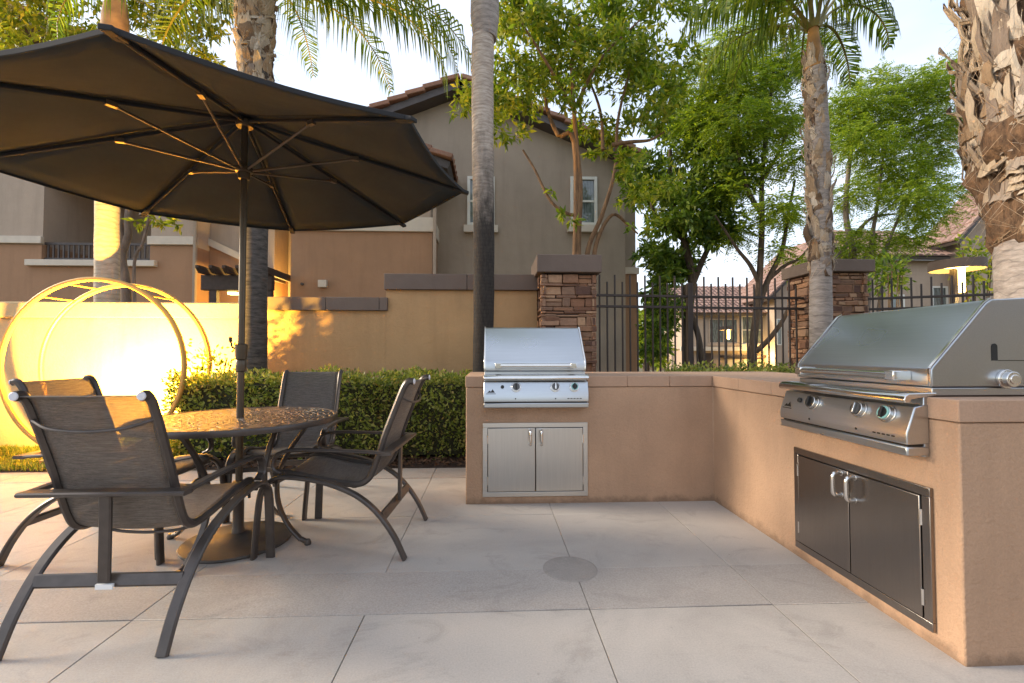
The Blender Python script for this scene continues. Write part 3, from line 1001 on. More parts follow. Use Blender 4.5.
# ------------------------------------------------------------------ palms
def frond(az, el, L, droop, lm, parent, leaf=.42, n=60, hang=.82, roll=0):
    """arching feather frond, origin at the crown (local 0)"""
    pts = []; p = V((0,0,0)); e = el; st = 14
    for i in range(st+1):
        pts.append(p.copy())
        dv = V((math.cos(az)*math.cos(e), math.sin(az)*math.cos(e), math.sin(e)))
        p = p+dv*(L/st); e -= droop/st*(.5+1.3*i/st)
    q = MB(); q.sweep(pts, [(-.022,-.008),(.022,-.008),(.0,.016)], (-math.sin(az),math.cos(az),0), scale=[1.15-.95*i/st for i in range(st+1)])
    vs = []; fs = []
    side = V((-math.sin(az), math.cos(az), 0))
    for i in range(n):
        f = .16+.84*(i+.5)/n
        x = f*st; k = min(int(x), st-1); c = pts[k].lerp(pts[k+1], x-k); tg = (pts[k+1]-pts[k]).normalized()
        ll = leaf*(math.sin(PI*min(1, .18+f*.80))**.6)
        for s in (-1, 1):
            d1 = (side*s*rnd.uniform(.75,1.1)+tg*rnd.uniform(.5,.95)+V((0,0,rnd.uniform(-.35,.35)))).normalized()
            d2 = (d1*(1-hang)+V((0,0,-1))*hang*rnd.uniform(.8,1.5)).normalized()
            l2 = ll*rnd.uniform(.8,1.15); w = .0135
            a = c; b = a+d1*l2*.45; e2 = b+d2*l2*.6
            wv = tg*w
            o = len(vs)
            vs += [a-wv*.5, a+wv*.5, b+wv, b-wv, e2]
            fs += [(o,o+1,o+2,o+3),(o+3,o+2,o+4)]
    q.add(vs, fs, 1)
    return q.build('frond', [M['petiole'], lm], parent, smooth=0)


def palm(name, label, base, top, r0, r1, tm, group='palms', boots=None, shaft=None, fronds=(), lm=None, flen=2.3, leaf=.45):
    base = V(base); top = V(top)
    t = thing(name, label, 'palm tree', base, 0, group)
    v = top-base; L = v.length
    q = MB(); pth = []; sc = []
    n = 26
    for i in range(n+1):
        f = i/n
        pth.append(v*f+V((.02*math.sin(f*5+base.x), .02*math.cos(f*4), 0)))
        rr = r0+(r1-r0)*f
        if f < .1: rr *= 1+.25*(1-f/.1)
        sc.append(rr*(1+.02*math.sin(i*2.1)))
    pth[0].z = -.06
    q.sweep(pth, circ(1,20), (1,0,0), scale=sc); q.build('trunk', tm, t, smooth=60)
    if boots:
        z0, z1, rad, nb, bl, bw = boots
        q = MB()
        # fibrous under layer following the leaf bases
        nz, na = 40, 40; vs = []; fs = []
        for i in range(nz+1):
            f = i/nz; z = z0-.06+(z1-z0+.06)*f; pc = v*((z-base.z)/v.z)
            for k in range(na):
                a = 2*PI*k/na
                rr = (rad(f) if i else r0*.9)*(1+.07*math.sin(a*5+z*9)+.06*math.sin(a*3-z*14+2))+rnd.uniform(-.012,.012)*rad(f)/.15
                vs.append((pc.x+rr*math.cos(a), pc.y+rr*math.sin(a), z-base.z))
        for i in range(nz):
            for k in range(na):
                k2 = (k+1) % na; fs.append((i*na+k, i*na+k2, (i+1)*na+k2, (i+1)*na+k))
        q.add(vs, fs, 1)
        for i in range(nb):
            f = (i+rnd.random())/nb; z = z0+(z1-z0)*f; a = i*2.39996+rnd.uniform(-.5,.5)
            pc = v*((z-base.z)/v.z); pc = V((pc.x, pc.y, z-base.z))
            rad_ = rad(f)
            wrap = rnd.random() < .13
            l = bl*rnd.uniform(.5,1.45); w = bw*rnd.uniform(.35,1.2); fl = rnd.uniform(.05,.5) if rnd.random() < .85 else rnd.uniform(.4,.75)
            lean = rnd.uniform(-.3,.3)/max(rad_, .1)*.12
            if wrap: lean = rnd.choice((-1,1))*rnd.uniform(.5,1.1)/rad_*.3; w *= .5
            ph, cv = rnd.uniform(0,6), rnd.uniform(-.4,1.0)
            rows = []; ns = 7
            for j in range(ns+1):
                g_ = j/ns
                hw = w*(.62-.40*g_**.7)*(1+.15*math.sin(j*1.9+ph))
                if j == ns: hw *= .55
                rr = rad_+.012+fl*l*.30*g_**1.7+.012*math.sin(j*1.3+ph)*l/.3
                zz = l*g_*(.55 if wrap else 1)
                cur = []
                for uu in (-1,-.5,0,.5,1):
                    aa = a+lean*g_*l/.3+hw*uu/rad_*(.85 if uu else 1)
                    r2 = rr+cv*.05*w*(1-abs(uu)*1.6)+rnd.uniform(-.05,.05)*w
                    cur.append(pc+V((math.cos(aa)*r2, math.sin(aa)*r2, zz+rnd.uniform(-.06,.06)*l*(1 if j == ns else .35))))
                th = .022*(1-.6*g_)*bw/.2
                rows.append(cur+[c_-V((math.cos(a), math.sin(a), 0))*th for c_ in reversed(cur)])
            kk = 10
            vs = [p for r_ in rows for p in r_]; fs = []
            for j in range(ns):
                for k in range(kk):
                    k2 = (k+1) % kk
                    fs.append((j*kk+k, j*kk+k2, (j+1)*kk+k2, (j+1)*kk+k))
            fs.append(tuple(range(kk-1,-1,-1))); fs.append(tuple(ns*kk+k for k in range(kk)))
            q.add(vs, fs)
        # loose fibre
        for i in range(nb*5):
            f = rnd.random(); z = z0+(z1-z0)*f; a = rnd.uniform(0,2*PI); rad_ = rad(f)+.02
            pc = v*((z-base.z)/v.z); out = V((math.cos(a),math.sin(a),0)); sd = V((-math.sin(a),math.cos(a),0))
            p0 = V((pc.x,pc.y,z-base.z))+out*rad_; l = rnd.uniform(.05,.2)*bl/.3
            p1 = p0+V((0,0,rnd.uniform(-1,1)*l))+out*rnd.uniform(.05,.5)*l+sd*rnd.uniform(-.9,.9)*l
            w = sd*.0028
            q.add([p0-w,p0+w,p1+w*.3,p1-w*.3], [(0,1,2,3)])
        q.build('leaf_bases', [M['boot'], M['fibre']], t, smooth=55)
    cl = v.copy()
    if shaft:
        sl, sr, sm = shaft
        q = MB(); q.lathe([(r1*1.05,0),(sr,sl*.15),(sr*.95,sl*.45),(sr*.6,sl*.9),(sr*.3,sl)], v, 18); q.build('crownshaft', sm, t)
        cl = v+V((0,0,sl*.8))
    for (az, el, dr, fl) in fronds:
        o = frond(R(az), R(el), flen*fl, R(dr), lm or M['palm_leaf'], t, leaf)
        o.location = cl+V((math.cos(R(az)),math.sin(R(az)),0))*.05
    return t


def ring_fronds(n, els, seed, dr=110):
    r_ = random.Random(seed)
    return [(360*i/n+r_.uniform(-14,14), els[i % len(els)]+r_.uniform(-8,8), dr+r_.uniform(-15,20), r_.uniform(.85,1.1)) for i in range(n)]


# slim ringed palm behind the far grill
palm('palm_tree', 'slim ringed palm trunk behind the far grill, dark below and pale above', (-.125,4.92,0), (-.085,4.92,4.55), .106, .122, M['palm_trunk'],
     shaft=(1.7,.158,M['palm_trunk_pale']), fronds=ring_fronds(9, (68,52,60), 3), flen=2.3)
# palm behind the table
palm('palm_tree', 'palm with dark lower trunk and shaggy bark above, behind the parasol pole', (-2.52,5.0,0), (-2.60,5.0,5.0), .128, .13, M['palm_trunk_dark'],
     boots=(3.75,5.1,lambda f: .135+.04*f,120,.34,.18),
     fronds=[(20,38,115,1.1),(-20,30,115,1.0),(-55,40,120,1.),(60,45,110,1.),(95,55,110,1),(150,40,120,1.0),(185,30,125,1.0),(-150,35,120,.9),(-100,55,120,.9),(40,70,90,1),(200,65,90,1),(5,18,105,1.05),(12,30,105,1.15),(-38,24,110,1.0),(-8,42,100,1.1)], flen=2.5, leaf=.55)
# palm beyond the wall, lit by the floodlight
palm('palm_tree', 'pale smooth palm trunk rising behind the garden arch, lit yellow from below', (-4.93,6.02,0), (-4.90,6.02,5.05), .135, .12, M['palm_trunk_lit'],
     shaft=(.9,.15,M['petiole_orange']), fronds=ring_fronds(11, (60,40,75,30), 8), lm=M['palm_gold'], flen=2.4)
# palm by the right pillar
palm('palm_tree', 'palm with shaggy brown leaf bases and visible crown, before the right stone pillar', (3.49,4.62,0), (3.42,4.62,4.12), .115, .085, M['palm_trunk_pale'],
     boots=(1.95,4.1,lambda f: .098-.026*f,170,.26,.10),
     shaft=(.55,.07,M['petiole_orange']),
     fronds=[(172,50,120,.95),(200,38,120,.9),(228,52,115,.85),(150,62,120,.9),(10,55,150,.8),(-22,66,150,.85),(-60,68,120,.8),(60,55,120,.9),(100,50,120,.9),(125,45,120,.9),(265,72,100,.8),(35,40,130,.85)], flen=1.7, leaf=.42)
# big palm at the right edge
palm('palm_tree', 'thick palm trunk at the right edge of the photo, wrapped in torn leaf bases', (3.83,2.9,0), (3.80,2.9,4.6), .285, .30, M['palm_trunk_pale'],
     boots=(1.86,4.5,lambda f: .30+.12*min(1, f*3.5)-.16*max(0, f-.35),430,.50,.135), fronds=ring_fronds(10, (45,65,55), 21), flen=2.6)


# ------------------------------------------------------------------ broadleaf trees
def limbs(q, paths, base):
    for (pts, r0, r1) in paths:
        pth = cat([V(p)-base for p in pts], 6)
        n = len(pth)
        q.sweep(pth, circ(1,10), (1,.2,0) if abs((pth[-1]-pth[0]).normalized().x) < .8 else (0,0,1), scale=[r0+(r1-r0)*i/(n-1) for i in range(n)])


def crown(clumps, n, L, W, base, flat=.7, droop=-.35):
    """clumps: (x,y,z,r); leaves gathered in twig tufts inside every clump"""
    clumps = [(*c[:3], c[3]*.86) for c in clumps]
    vol = np.array([c[3]**2.2 for c in clumps]); k = (vol/vol.sum()*n).astype(int)
    out_p, out_d = [], []
    for c, m in zip(clumps, k):
        nt = max(3, m//14)
        tu = unit(nr.normal(size=(nt,3)))*(nr.uniform(0,1,nt)**.42)[:,None]
        tc = tu*np.array([1,1,flat])*c[3]
        idx = nr.randint(0, nt, m)
        p = tc[idx]+nr.normal(0,.10*min(1, c[3]),(m,3))
        d = tu[idx]*.8+nr.normal(0,.8,(m,3)); d[:,2] += droop
        out_p.append(p+np.array(c[:3])-np.array(base)); out_d.append(d)
    p = np.concatenate(out_p); d = np.concatenate(out_d); m = len(p)
    return leaves(p, d, nr.uniform(.65,1.25,m)*L, nr.uniform(.7,1.2,m)*W)


def feather(clumps, n, base, L=.34, pairs=9, leaflet=.075):
    clumps = [(*c[:3], c[3]*.88) for c in clumps]
    vol = np.array([c[3]**2 for c in clumps]); k = (vol/vol.sum()*n).astype(int)
    P_, D_ = [], []
    for c, m in zip(clumps, k):
        u = unit(nr.normal(size=(m,3)))*(nr.uniform(0,1,m)**.45)[:,None]
        P_.append(u*np.array([1,1,.55])*c[3]+np.array(c[:3])-np.array(base))
        d = u+nr.normal(0,.6,(m,3)); d[:,2] = d[:,2]*.5-.15; D_.append(d)
    p = np.concatenate(P_); d = unit(np.concatenate(D_)); m = len(p)
    sd = unit(np.cross(d, np.array([0,0,1.])+nr.normal(0,.25,(m,3))))
    ll = nr.uniform(.7,1.2,m)*L
    ps, ds = [], []
    for j in range(pairs):
        f = (j+.8)/pairs
        b = p+d*(ll*f)[:,None]; b[:,2] -= ll*f*f*.25
        for s in (-1, 1):
            ps.append(b); ds.append(sd*s+d*.5+np.array([0,0,-.25]))
    pp = np.concatenate(ps); dd = np.concatenate(ds); w = len(pp)
    return leaves(pp, dd, nr.uniform(.7,1.15,w)*leaflet, .022)


def tree(name, label, base, paths, clumps, bark_, lm, n=9000, L=.13, W=.045, feathery=False, group='trees beyond the wall', **kw):
    base = V(base)
    t = thing(name, label, 'tree', base, 0, group)
    q = MB(); limbs(q, paths, base); q.build('trunk', bark_, t, smooth=60)
    lv = feather(clumps, n, base, **kw) if feathery else crown(clumps, n, L, W, base, **kw)
    quads_mesh('crown', lv, lm, t)
    return t


def C(x, y, Y, rpx, dy=0):
    p = P(x, y, Y); return (p.x, p.y+dy, p.z, rpx*Y/FPX)


# tree behind the left pillar: several reddish stems, open glossy crown
Y = 7.0
b0 = P(576,262,Y); b0.z = 0
p_ = lambda x, y, dy=0: P(x, y, Y+dy)
paths = [([b0, p_(578,300), p_(578,240), p_(580,190), p_(577,150), p_(574,110), p_(572,60), p_(580,20)], .062, .022),
         ([b0+V((.06,.05,0)), p_(585,300), p_(588,250), p_(602,215), p_(615,170), p_(618,120), p_(630,70)], .05, .018),
         ([b0+V((.1,-.03,0)), p_(592,295), p_(596,245), p_(612,215), p_(628,225), p_(638,234)], .05, .012),
         ([b0+V((-.1,0,0)), p_(576,160), p_(558,135), p_(548,112), p_(545,95)], .05, .02),
         ([p_(577,215), p_(566,213), p_(550,200), p_(535,170), p_(523,150)], .03, .015),
         ([p_(612,145,-.1), p_(630,142,-.2), p_(650,140,-.2), p_(664,132,-.2)], .035, .015),
         ([p_(603,150), p_(600,110,.3), p_(585,70,.5)], .03, .015),
         ([p_(574,110), p_(600,60,-.4), p_(640,20,-.6)], .03, .012),
         ([p_(574,110), p_(545,60,-.4), p_(520,20,-.6)], .03, .012)]
cl = [C(490,112,Y,28,-.3), C(468,118,Y,22,-.5), C(505,135,Y,25,-.2), C(520,95,Y,38), C(545,60,Y,45,.3), C(520,40,Y,42,-.4), C(575,40,Y,50,.5), C(560,22,Y,36), C(600,70,Y,42,-.4),
      C(615,25,Y,48,.2), C(640,75,Y,40), C(655,40,Y,40,.5), C(660,12,Y,40,-.3), C(610,0,Y,42), C(530,8,Y,36), C(500,12,Y,32,.2), C(645,115,Y,34,-.3), C(622,118,Y,26,.3), C(668,90,Y,32), C(560,105,Y,24,-.4),
      C(590,110,Y,26,.4), C(632,205,Y,24,-.4), C(612,180,Y,20,-.5), C(640,228,Y,18,-.3), C(565,225,Y,13,-.3), C(662,180,Y,26), C(690,50,Y,34,.3), C(552,192,Y,7), C(480,90,Y,18), C(505,70,Y,28), C(600,150,Y,14)]
tree('broadleaf_tree', 'multi stemmed tree with reddish bark and open bright leaves, behind the left stone pillar', b0, paths, cl, M['bark_red'], M['leaf_bright'], 15000, .135, .045)

# dense dark tree behind the fence
Y = 9.0
b0 = P(690,360,Y); b0.z = 0
paths = [([b0, p_(688,320), p_(692,280), p_(684,240), p_(672,200), p_(670,150)], .105, .04),
         ([b0+V((.3,0,0)), p_(700,345), p_(690,310), p_(683,285)], .06, .05),
         ([p_(692,285), p_(705,255), p_(722,220), p_(730,180)], .07, .02),
         ([p_(684,240), p_(655,215), p_(650,180)], .05, .02)]
cl = [C(690,200,Y,48), C(660,170,Y,40,.5), C(715,180,Y,38,-.4), C(700,140,Y,42), C(675,225,Y,32,-.3), C(720,225,Y,30), C(678,262,Y,30,.4), C(672,300,Y,22,.6), C(690,255,Y,30,.7), C(682,330,Y,18,1), C(676,345,Y,16,1.2),
      C(657,255,Y,20), C(655,290,Y,19), C(657,325,Y,18), C(653,350,Y,15), C(670,312,Y,20), C(680,110,Y,36,.5), C(712,108,Y,30), C(725,150,Y,26), C(660,240,Y,18,.8), C(705,240,Y,22,-.3), C(664,275,Y,14,-.2)]
tree('broadleaf_tree', 'dense dark green tree behind the fence, left of the far lamp post', b0, paths, cl, M['bark_dark'], M['leaf_dark'], 17000, .165, .055)

# feathery tree, trunk right of the far house
Y = 8.2
b0 = P(752,370,Y); b0.z = 0
paths = [([b0, p_(753,350), p_(757,310), p_(760,270), p_(762,225), p_(762,180), p_(768,120), p_(775,60)], .08, .025),
         ([p_(757,310), p_(768,280), p_(782,250), p_(788,215), p_(795,180)], .06, .02),
         ([p_(756,352,-.05), p_(770,338,-.2), p_(783,320,-.3), p_(792,300,-.4)], .05, .03),
         ([p_(760,285), p_(750,265), p_(738,250), p_(726,232), p_(715,215)], .045, .015),
         ([p_(762,215), p_(748,190), p_(738,150), p_(735,110)], .05, .018),
         ([p_(770,278), p_(786,265), p_(800,258), p_(815,240)], .04, .015),
         ([p_(762,180), p_(780,150), p_(795,110)], .04, .015)]
cl = [C(745,90,Y,40), C(770,60,Y,42,.4), C(725,130,Y,34,-.3), C(760,130,Y,36), C(790,110,Y,34,.4), C(780,165,Y,30,-.3), C(750,175,Y,28,.2), C(765,215,Y,24,-.4), C(790,215,Y,22), C(745,230,Y,18,.3), C(710,75,Y,30), C(740,40,Y,36), C(800,60,Y,30), C(725,190,Y,20), C(705,110,Y,26,.4), C(800,260,Y,14) , C(775,250,Y,14)]
tree('feathery_tree', 'feathery leaved tree with forked bare lower limbs, rising behind the right end of the fence', b0, paths, cl, M['bark_dark'], M['leaf_feather'], 3100, feathery=True, L=.36)

# wide feathery tree behind the right pillar
Y = 10.5
b0 = P(850,330,Y); b0.z = 0
paths = [([b0, p_(848,300), p_(853,255), p_(846,215), p_(850,160), p_(860,110)], .11, .03),
         ([b0+V((.25,.1,0)), p_(868,300), p_(872,240), p_(878,200), p_(885,140)], .08, .02),
         ([p_(835,262), p_(852,238), p_(872,218), p_(895,214)], .06, .02),
         ([b0+V((.4,.1,0)), p_(882,290), p_(886,250), p_(900,215), p_(915,180)], .06, .02)]
cl = [C(860,110,Y,38), C(895,120,Y,42,.4), C(925,130,Y,36), C(845,150,Y,34,-.4), C(885,165,Y,38), C(920,175,Y,36,.3), C(850,195,Y,28), C(890,205,Y,32,-.5), C(925,215,Y,28), C(945,150,Y,28,.3), C(950,95,Y,24), C(870,85,Y,28), C(905,90,Y,28),
      C(880,248,Y,17), C(850,250,Y,15), C(912,236,Y,16), C(935,78,Y,26), C(962,118,Y,24), C(842,128,Y,26), C(915,100,Y,26), C(945,190,Y,22), C(840,235,Y,18), C(960,60,Y,14), C(870,235,Y,16), C(905,240,Y,16), C(838,105,Y,20), C(968,75,Y,16)]
tree('feathery_tree', 'broad feathery leaved tree behind the right stone pillar, in front of the gabled house', b0, paths, cl, M['bark_grey'], M['leaf_feather'], 5600, feathery=True, L=.42)

# crooked young tree beyond the left wall
Y = 6.6
b0 = P(126,330,Y); b0.z = 0
paths = [([b0, p_(126,300), p_(122,262), p_(122,245), p_(118,215), p_(112,170), p_(105,100)], .07, .03),
         ([p_(123,250), p_(128,235), p_(128,215), p_(135,170), p_(150,100)], .05, .03),
         ([b0+V((.25,0,0)), p_(134,275), p_(142,245), p_(148,222), p_(160,170), p_(190,90)], .022, .012)]
cl = [C(165,222,Y,14), C(140,222,Y,10), C(182,226,Y,10), C(30,10,Y,45), C(70,25,Y,38,.3), C(10,38,Y,34), C(0,-10,Y,45), C(150,25,Y,34), C(180,40,Y,26,.3), C(200,20,Y,34), C(60,-20,Y,45), C(205,55,Y,16), C(120,60,Y,40), C(60,90,Y,40), C(180,100,Y,40), C(160,-10,Y,40), C(215,-5,Y,30)]
tree('broadleaf_tree', 'crooked young tree beyond the left wall, stems by the balcony and crown above the parasol', b0, paths, cl, M['bark_grey'], M['leaf_gold'], 6800, .125, .042)
Y = 13
b0 = P(215,330,Y); b0.z = 0

Y = 26.0
b0 = P(646,350,Y); b0.z = 0
tree('broadleaf_tree', 'far round tree left of the distant townhouse, glimpsed through the fence beside the house corner', b0,
     [([b0, P(646,350,Y), P(647,330,Y)], .2, .08)], [C(648,318,Y,22), C(640,340,Y,18), C(660,345,Y,16), C(652,360,Y,14)], M['bark_dark'], M['leaf_bright'], 1600, .42, .18)
shrub('leafy_shrub', (P(888,275,7.2).x, 7.2, P(888,275,7.2).z), (.26,.3,.30), 420, M['leaf_dark'], 'dark leafy shrub beside the right edge of the capped right pillar', .11)
shrub('leafy_shrub', (P(976,268,7.0).x, 7.0, P(976,268,7.0).z), (.28,.25,.55), 420, M['leaf_bright'], 'thin leafy shrub between the lit lamp and the thick palm trunk', .10)


# ------------------------------------------------------------------ houses
def win(parent, c, w, h, nrm=(0,-1,0), sill=True, bars=(0,1), frame=M['white'], pane=None, fw=.07):
    """window centred at c on a wall whose outward normal is nrm"""
    c = V(c); n_ = V(nrm).normalized(); s = V((0,0,1)).cross(n_); u = V((0,0,1))
    q = MB()
    for sg in (-1, 1):
        q.obox(c+s*sg*(w/2-fw/2)+n_*.02, s*fw/2, u*h/2, n_*.035)
        q.obox(c+u*sg*(h/2-fw/2)+n_*.02, s*(w/2-fw-.001), u*fw/2, n_*.033)
    f = q.build('window', frame, parent)
    q = MB()
    for k in range(bars[0]):
        q.obox(c+s*(w-2*fw)*((k+1)/(bars[0]+1)-.5)+n_*.016, s*.02, u*(h/2-fw-.002), n_*.018)
    for k in range(bars[1]):
        q.obox(c+u*(h-2*fw)*((k+1)/(bars[1]+1)-.5)+n_*.014, s*(w/2-fw-.002), u*.025, n_*.018)
    if q.v: q.build('sash_bar', frame, f)
    q = MB(); q.obox(c+n_*.004, s*(w/2-fw+.001), u*(h/2-fw+.001), n_*.003); q.build('pane', pane or M['glass'], f)
    if sill:
        q = MB(); q.obox(c-u*(h/2+.09)+n_*.05, s*(w/2+.08), u*.085, n_*.07); q.build('sill', M['cream'] if frame is M['white'] else frame, f)
    return f


def gable_roof(parent, ridge0, ridge1, eave, drop_dir, tm, thick=.16, rake=True, name='roof'):
    """one roof slope: ridge line ridge0->ridge1, running down by vector drop_dir*eave"""
    r0, r1 = V(ridge0), V(ridge1); dd = V(drop_dir)*eave
    ax = (r1-r0); n_ = dd.cross(ax).normalized()
    if n_.z < 0: n_ = -n_
    q = MB(); vs = []; fs = []
    L = ax.length; axn = ax/L; nc = max(4, int(L/.3)); D = dd.length; dn = dd/D
    # rows of barrel tiles, each an island
    rows = max(3, int(D/.42))
    for r_ in range(rows):
        for c in range(nc):
            w = L/nc; cc = r0+axn*(w*(c+.5))
            sta = cc+dn*(D*r_/rows); en = cc+dn*(D*(r_+1.08)/rows)
            sec = []
            for (pt, rad, lift) in ((sta, w*.46, .02), (en, w*.50, .055)):
                for k in range(6):
                    a = PI*k/5
                    sec.append(pt+axn*(math.cos(a)*rad)+n_*(math.sin(a)*rad*.55+lift))
            f_ = [(k, k+1, 7+k, 6+k) for k in range(5)]+[(6,7,8,9,10,11)]
            q.add(sec, f_)
    tl_ = q.build(name, tm, parent, smooth=50)
    q = MB()
    q.add([r0, r1, r1+dd, r0+dd, r0-n_*thick, r1-n_*thick, r1+dd-n_*thick, r0+dd-n_*thick],
          [(0,1,2,3),(7,6,5,4),(0,4,5,1),(1,5,6,2),(2,6,7,3),(3,7,4,0)])
    q.build('fascia', M['fascia'], tl_)
    if rake:
        for (e, sg) in ((r0, -1), (r1, 1)):
            q = MB()
            for r_ in range(rows):
                a = e+dn*(D*r_/rows)+axn*sg*.02+n_*.05; b = e+dn*(D*(r_+1.05)/rows)+axn*sg*.02+n_*.10
                q.obox((a+b)/2, axn*.09, (b-a)/2, n_*.055)
            q.build('rake_tile', tm, tl_, bevel=.02)
    return tl_


# centre house: tall taupe gable and lower brown wing
t = thing('gabled_house', 'taupe two storey house with tiled gable and brown wing, behind the raised garden wall', 'house', (0,0,0))
yg = 11.0
rx, rz = -.745, 7.55
q = MB(); sl_ = .405
xl, xr = -4.75, 3.27
q.prism([(xl,yg,-.06),(xr,yg,-.06),(xr,yg,rz-sl_*(xr-rx)-.1),(rx,yg,rz-.1),(xl,yg,rz-sl_*(rx-xl)-.1)], (0,8,0)); q.build('gable_wall', M['taupe'], t)
q = MB(); q.box((3.272,11.6,-.06),(3.72,18.8,5.5)); q.build('recessed_wall', M['taupe'], t)
q = MB(); q.box((3.274,11.55,-.06),(3.74,11.598,3.15)); q.build('recessed_base', M['brown'], t)
q = MB(); q.box((3.274,11.5,3.152),(3.78,11.597,3.32)); q.build('trim_band', M['cream'], t)
dn = V((1,0,-sl_)).normalized(); 
gable_roof(t, (rx,yg-.42,rz), (rx,yg+8.2,rz), 4.83, dn, M['tile'])
gable_roof(t, (rx,yg-.42,rz), (rx,yg+8.2,rz), 4.83, V((-1,0,-sl_)).normalized(), M['tile'])
win(t, P(583.5,201.5,yg), .66, 1.20, bars=(0,1))
win(t, P(481,201.5,yg), .66, 1.20, bars=(0,1))
yw = 10.0
q = MB(); q.box((-4.36,yw,-.06),(-1.322,yg-.002,3.76)); q.build('wing_base', M['brown'], t)
q = MB(); q.box((-4.30,yw+.03,3.762),(-1.36,yg-.002,5.15)); q.build('wing_upper_wall', M['taupe_pink'], t)
q = MB(); q.box((-4.40,yw-.05,3.764),(-1.28,yw+.028,4.08)); q.box((-1.36,yw+.03,3.764),(-1.28,yg-.003,4.08)); q.build('trim_band', M['cream'], t, bevel=.01)
gable_roof(t, (-4.0,yw-.3,6.42), (-4.0,yg-.01,6.42), 3.32, V((1,0,-.39)).normalized(), M['tile'])
gable_roof(t, (-4.0,yw-.3,6.42), (-4.0,yg-.01,6.42), 3.32, V((-1,0,-.39)).normalized(), M['tile'])
q = MB(); a = P(434,225,9.93); q.sweep([(a.x+.02,9.90,.0),(a.x+.02,9.90,4.35)], rect(.07,.06,.2), (1,0,0)); q.build('downspout', M['taupe_pink'], t)
q = MB(); a = P(323,283,9.97); q.box((a.x-.09,yw-.09,a.z-.10),(a.x+.09,yw-.001,a.z+.06)); q.build('wall_light', M['cream'], t, bevel=.01)
q = MB(); a = P(302,284,9.97); q.sweep([(a.x,yw-.001,a.z),(a.x,yw-.05,a.z)], circ(.03,12), (0,0,1)); q.build('hose_tap', M['fascia'], t)

# left house with loggia
t = thing('balcony_house', 'two tone house with a railed loggia and cream bands, behind the left parasol edge', 'house', (0,0,0))
yl = 10.0
q = MB()
q.box((-16,yl,-.06),(-9.53,yl+6,3.40)); q.box((-9.53,yl,-.06),(-7.31,yl+6,2.94)); q.box((-7.31,yl,-.06),(-6.38,yl+6,3.40))
q.build('lower_wall', M['brown'], t)
q = MB()
q.box((-16,yl+.02,3.402),(-9.53,yl+6,6.2)); q.box((-7.31,yl+.02,3.402),(-6.38,yl+6,6.2))
q.prism([(-9.53,yl+.02,4.80),(-9.28,yl+.02,4.98),(-8.9,yl+.02,5.05),(-7.9,yl+.02,5.05),(-7.31,yl+.02,4.98),(-7.31,yl+.02,6.2),(-9.53,yl+.02,6.2)], (0,5.9,0))
q.build('upper_wall', M['taupe_pink'], t)
q = MB(); q.box((-9.528,yl+2.0,2.942),(-7.312,yl+2.2,5.6)); q.build('loggia_back_wall', M['taupe_pink'], t)
q = MB(); q.box((-9.7,yl+.3,5.06),(-7.2,yl+2,5.12)); q.build('loggia_ceiling', M['woodbeam'], t)
q = MB()
q.box((-16,yl-.06,3.42),(-9.50,yl+.018,3.575)); q.box((-7.34,yl-.06,3.42),(-6.32,yl+.018,3.60)); q.build('trim_band', M['cream'], t, bevel=.01)
q = MB(); q.box((-9.78,yl-.10,2.945),(-7.15,yl+.2,3.075)); q.build('balcony_sill', M['cream'], t, bevel=.01)
q = MB(); q.box((-9.527,yl+.06,3.42),(-7.313,yl+.10,3.47)); q.box((-9.527,yl+.06,3.10),(-7.313,yl+.10,3.14))
x = -9.48
while x < -7.33:
    q.box((x,yl+.068,3.14),(x+.03,yl+.092,3.42)); x += .105
q.build('railing', M['fascia'], t)
win(t, (-7.85,yl+1.99,4.0), 1.0, 2.0, bars=(1,0), sill=False)
q = MB(); q.sweep([(-6.34,yl-.05,0),(-6.34,yl-.05,5.9)], rect(.07,.07,.2), (1,0,0)); q.build('downspout', M['taupe'], t)
q = MB(); q.prism([(-6.376,yl+.5,-.06),(-4.95,yl+.5,-.06),(-4.95,yl+.5,2.9),(-6.376,yl+.5,3.56)], (0,3,0)); q.build('porch_wall', M['brown'], t)
q = MB(); q.prism([(-6.376,yl+.52,3.58),(-4.95,yl+.52,2.92),(-4.95,yl+.52,5.6),(-6.376,yl+.52,5.6)], (0,3,0)); q.build('porch_upper_wall', M['taupe_pink'], t)
q = MB(); q.prism([(-6.376,yl+.44,3.53),(-4.95,yl+.44,2.87),(-4.95,yl+.44,3.02),(-6.376,yl+.44,3.69)], (0,.055,0)); q.build('sloping_band', M['cream'], t)
q = MB(); q.box((-4.94,11.2,-.06),(-4.4,11.4,5.6)); q.build('entry_wall', M['tan'], t)
gable_roof(t, (-10,yl-.5,8.2), (-10,yl+6.4,8.2), 4.6, V((1,0,-.4)).normalized(), M['tile'])
gable_roof(t, (-10,yl-.5,8.2), (-10,yl+6.4,8.2), 7, V((-1,0,-.4)).normalized(), M['tile'])

# pergola with warm downlights
t = thing('pergola', 'dark timber pergola with warm lights under it, between the left house and the brown wing', 'pergola', (0,0,0))
q = MB(); q.box((-5.78,9.25,2.36),(-4.40,9.39,2.66)); q.build('beam', M['woodbeam'], t, bevel=.01)
for k in range(6):
    x = -5.70+k*.25
    q = MB(); q.prism([(x,8.95,2.75),(x,9.05,2.662),(x,10.4,2.662),(x,10.4,2.80),(x,8.95,2.80)], (.06,0,0)); q.build('rafter', M['woodbeam'], t)
for x in (-5.62,-4.55):
    q = MB(); q.box((x,9.27,-.06),(x+.14,9.37,2.358)); q.build('post', M['woodbeam'], t)
for x in (-5.35,-5.0):
    q = MB(); q.box((x,9.42,2.30),(x+.16,9.56,2.345)); q.build('downlight', M['glow'], t)

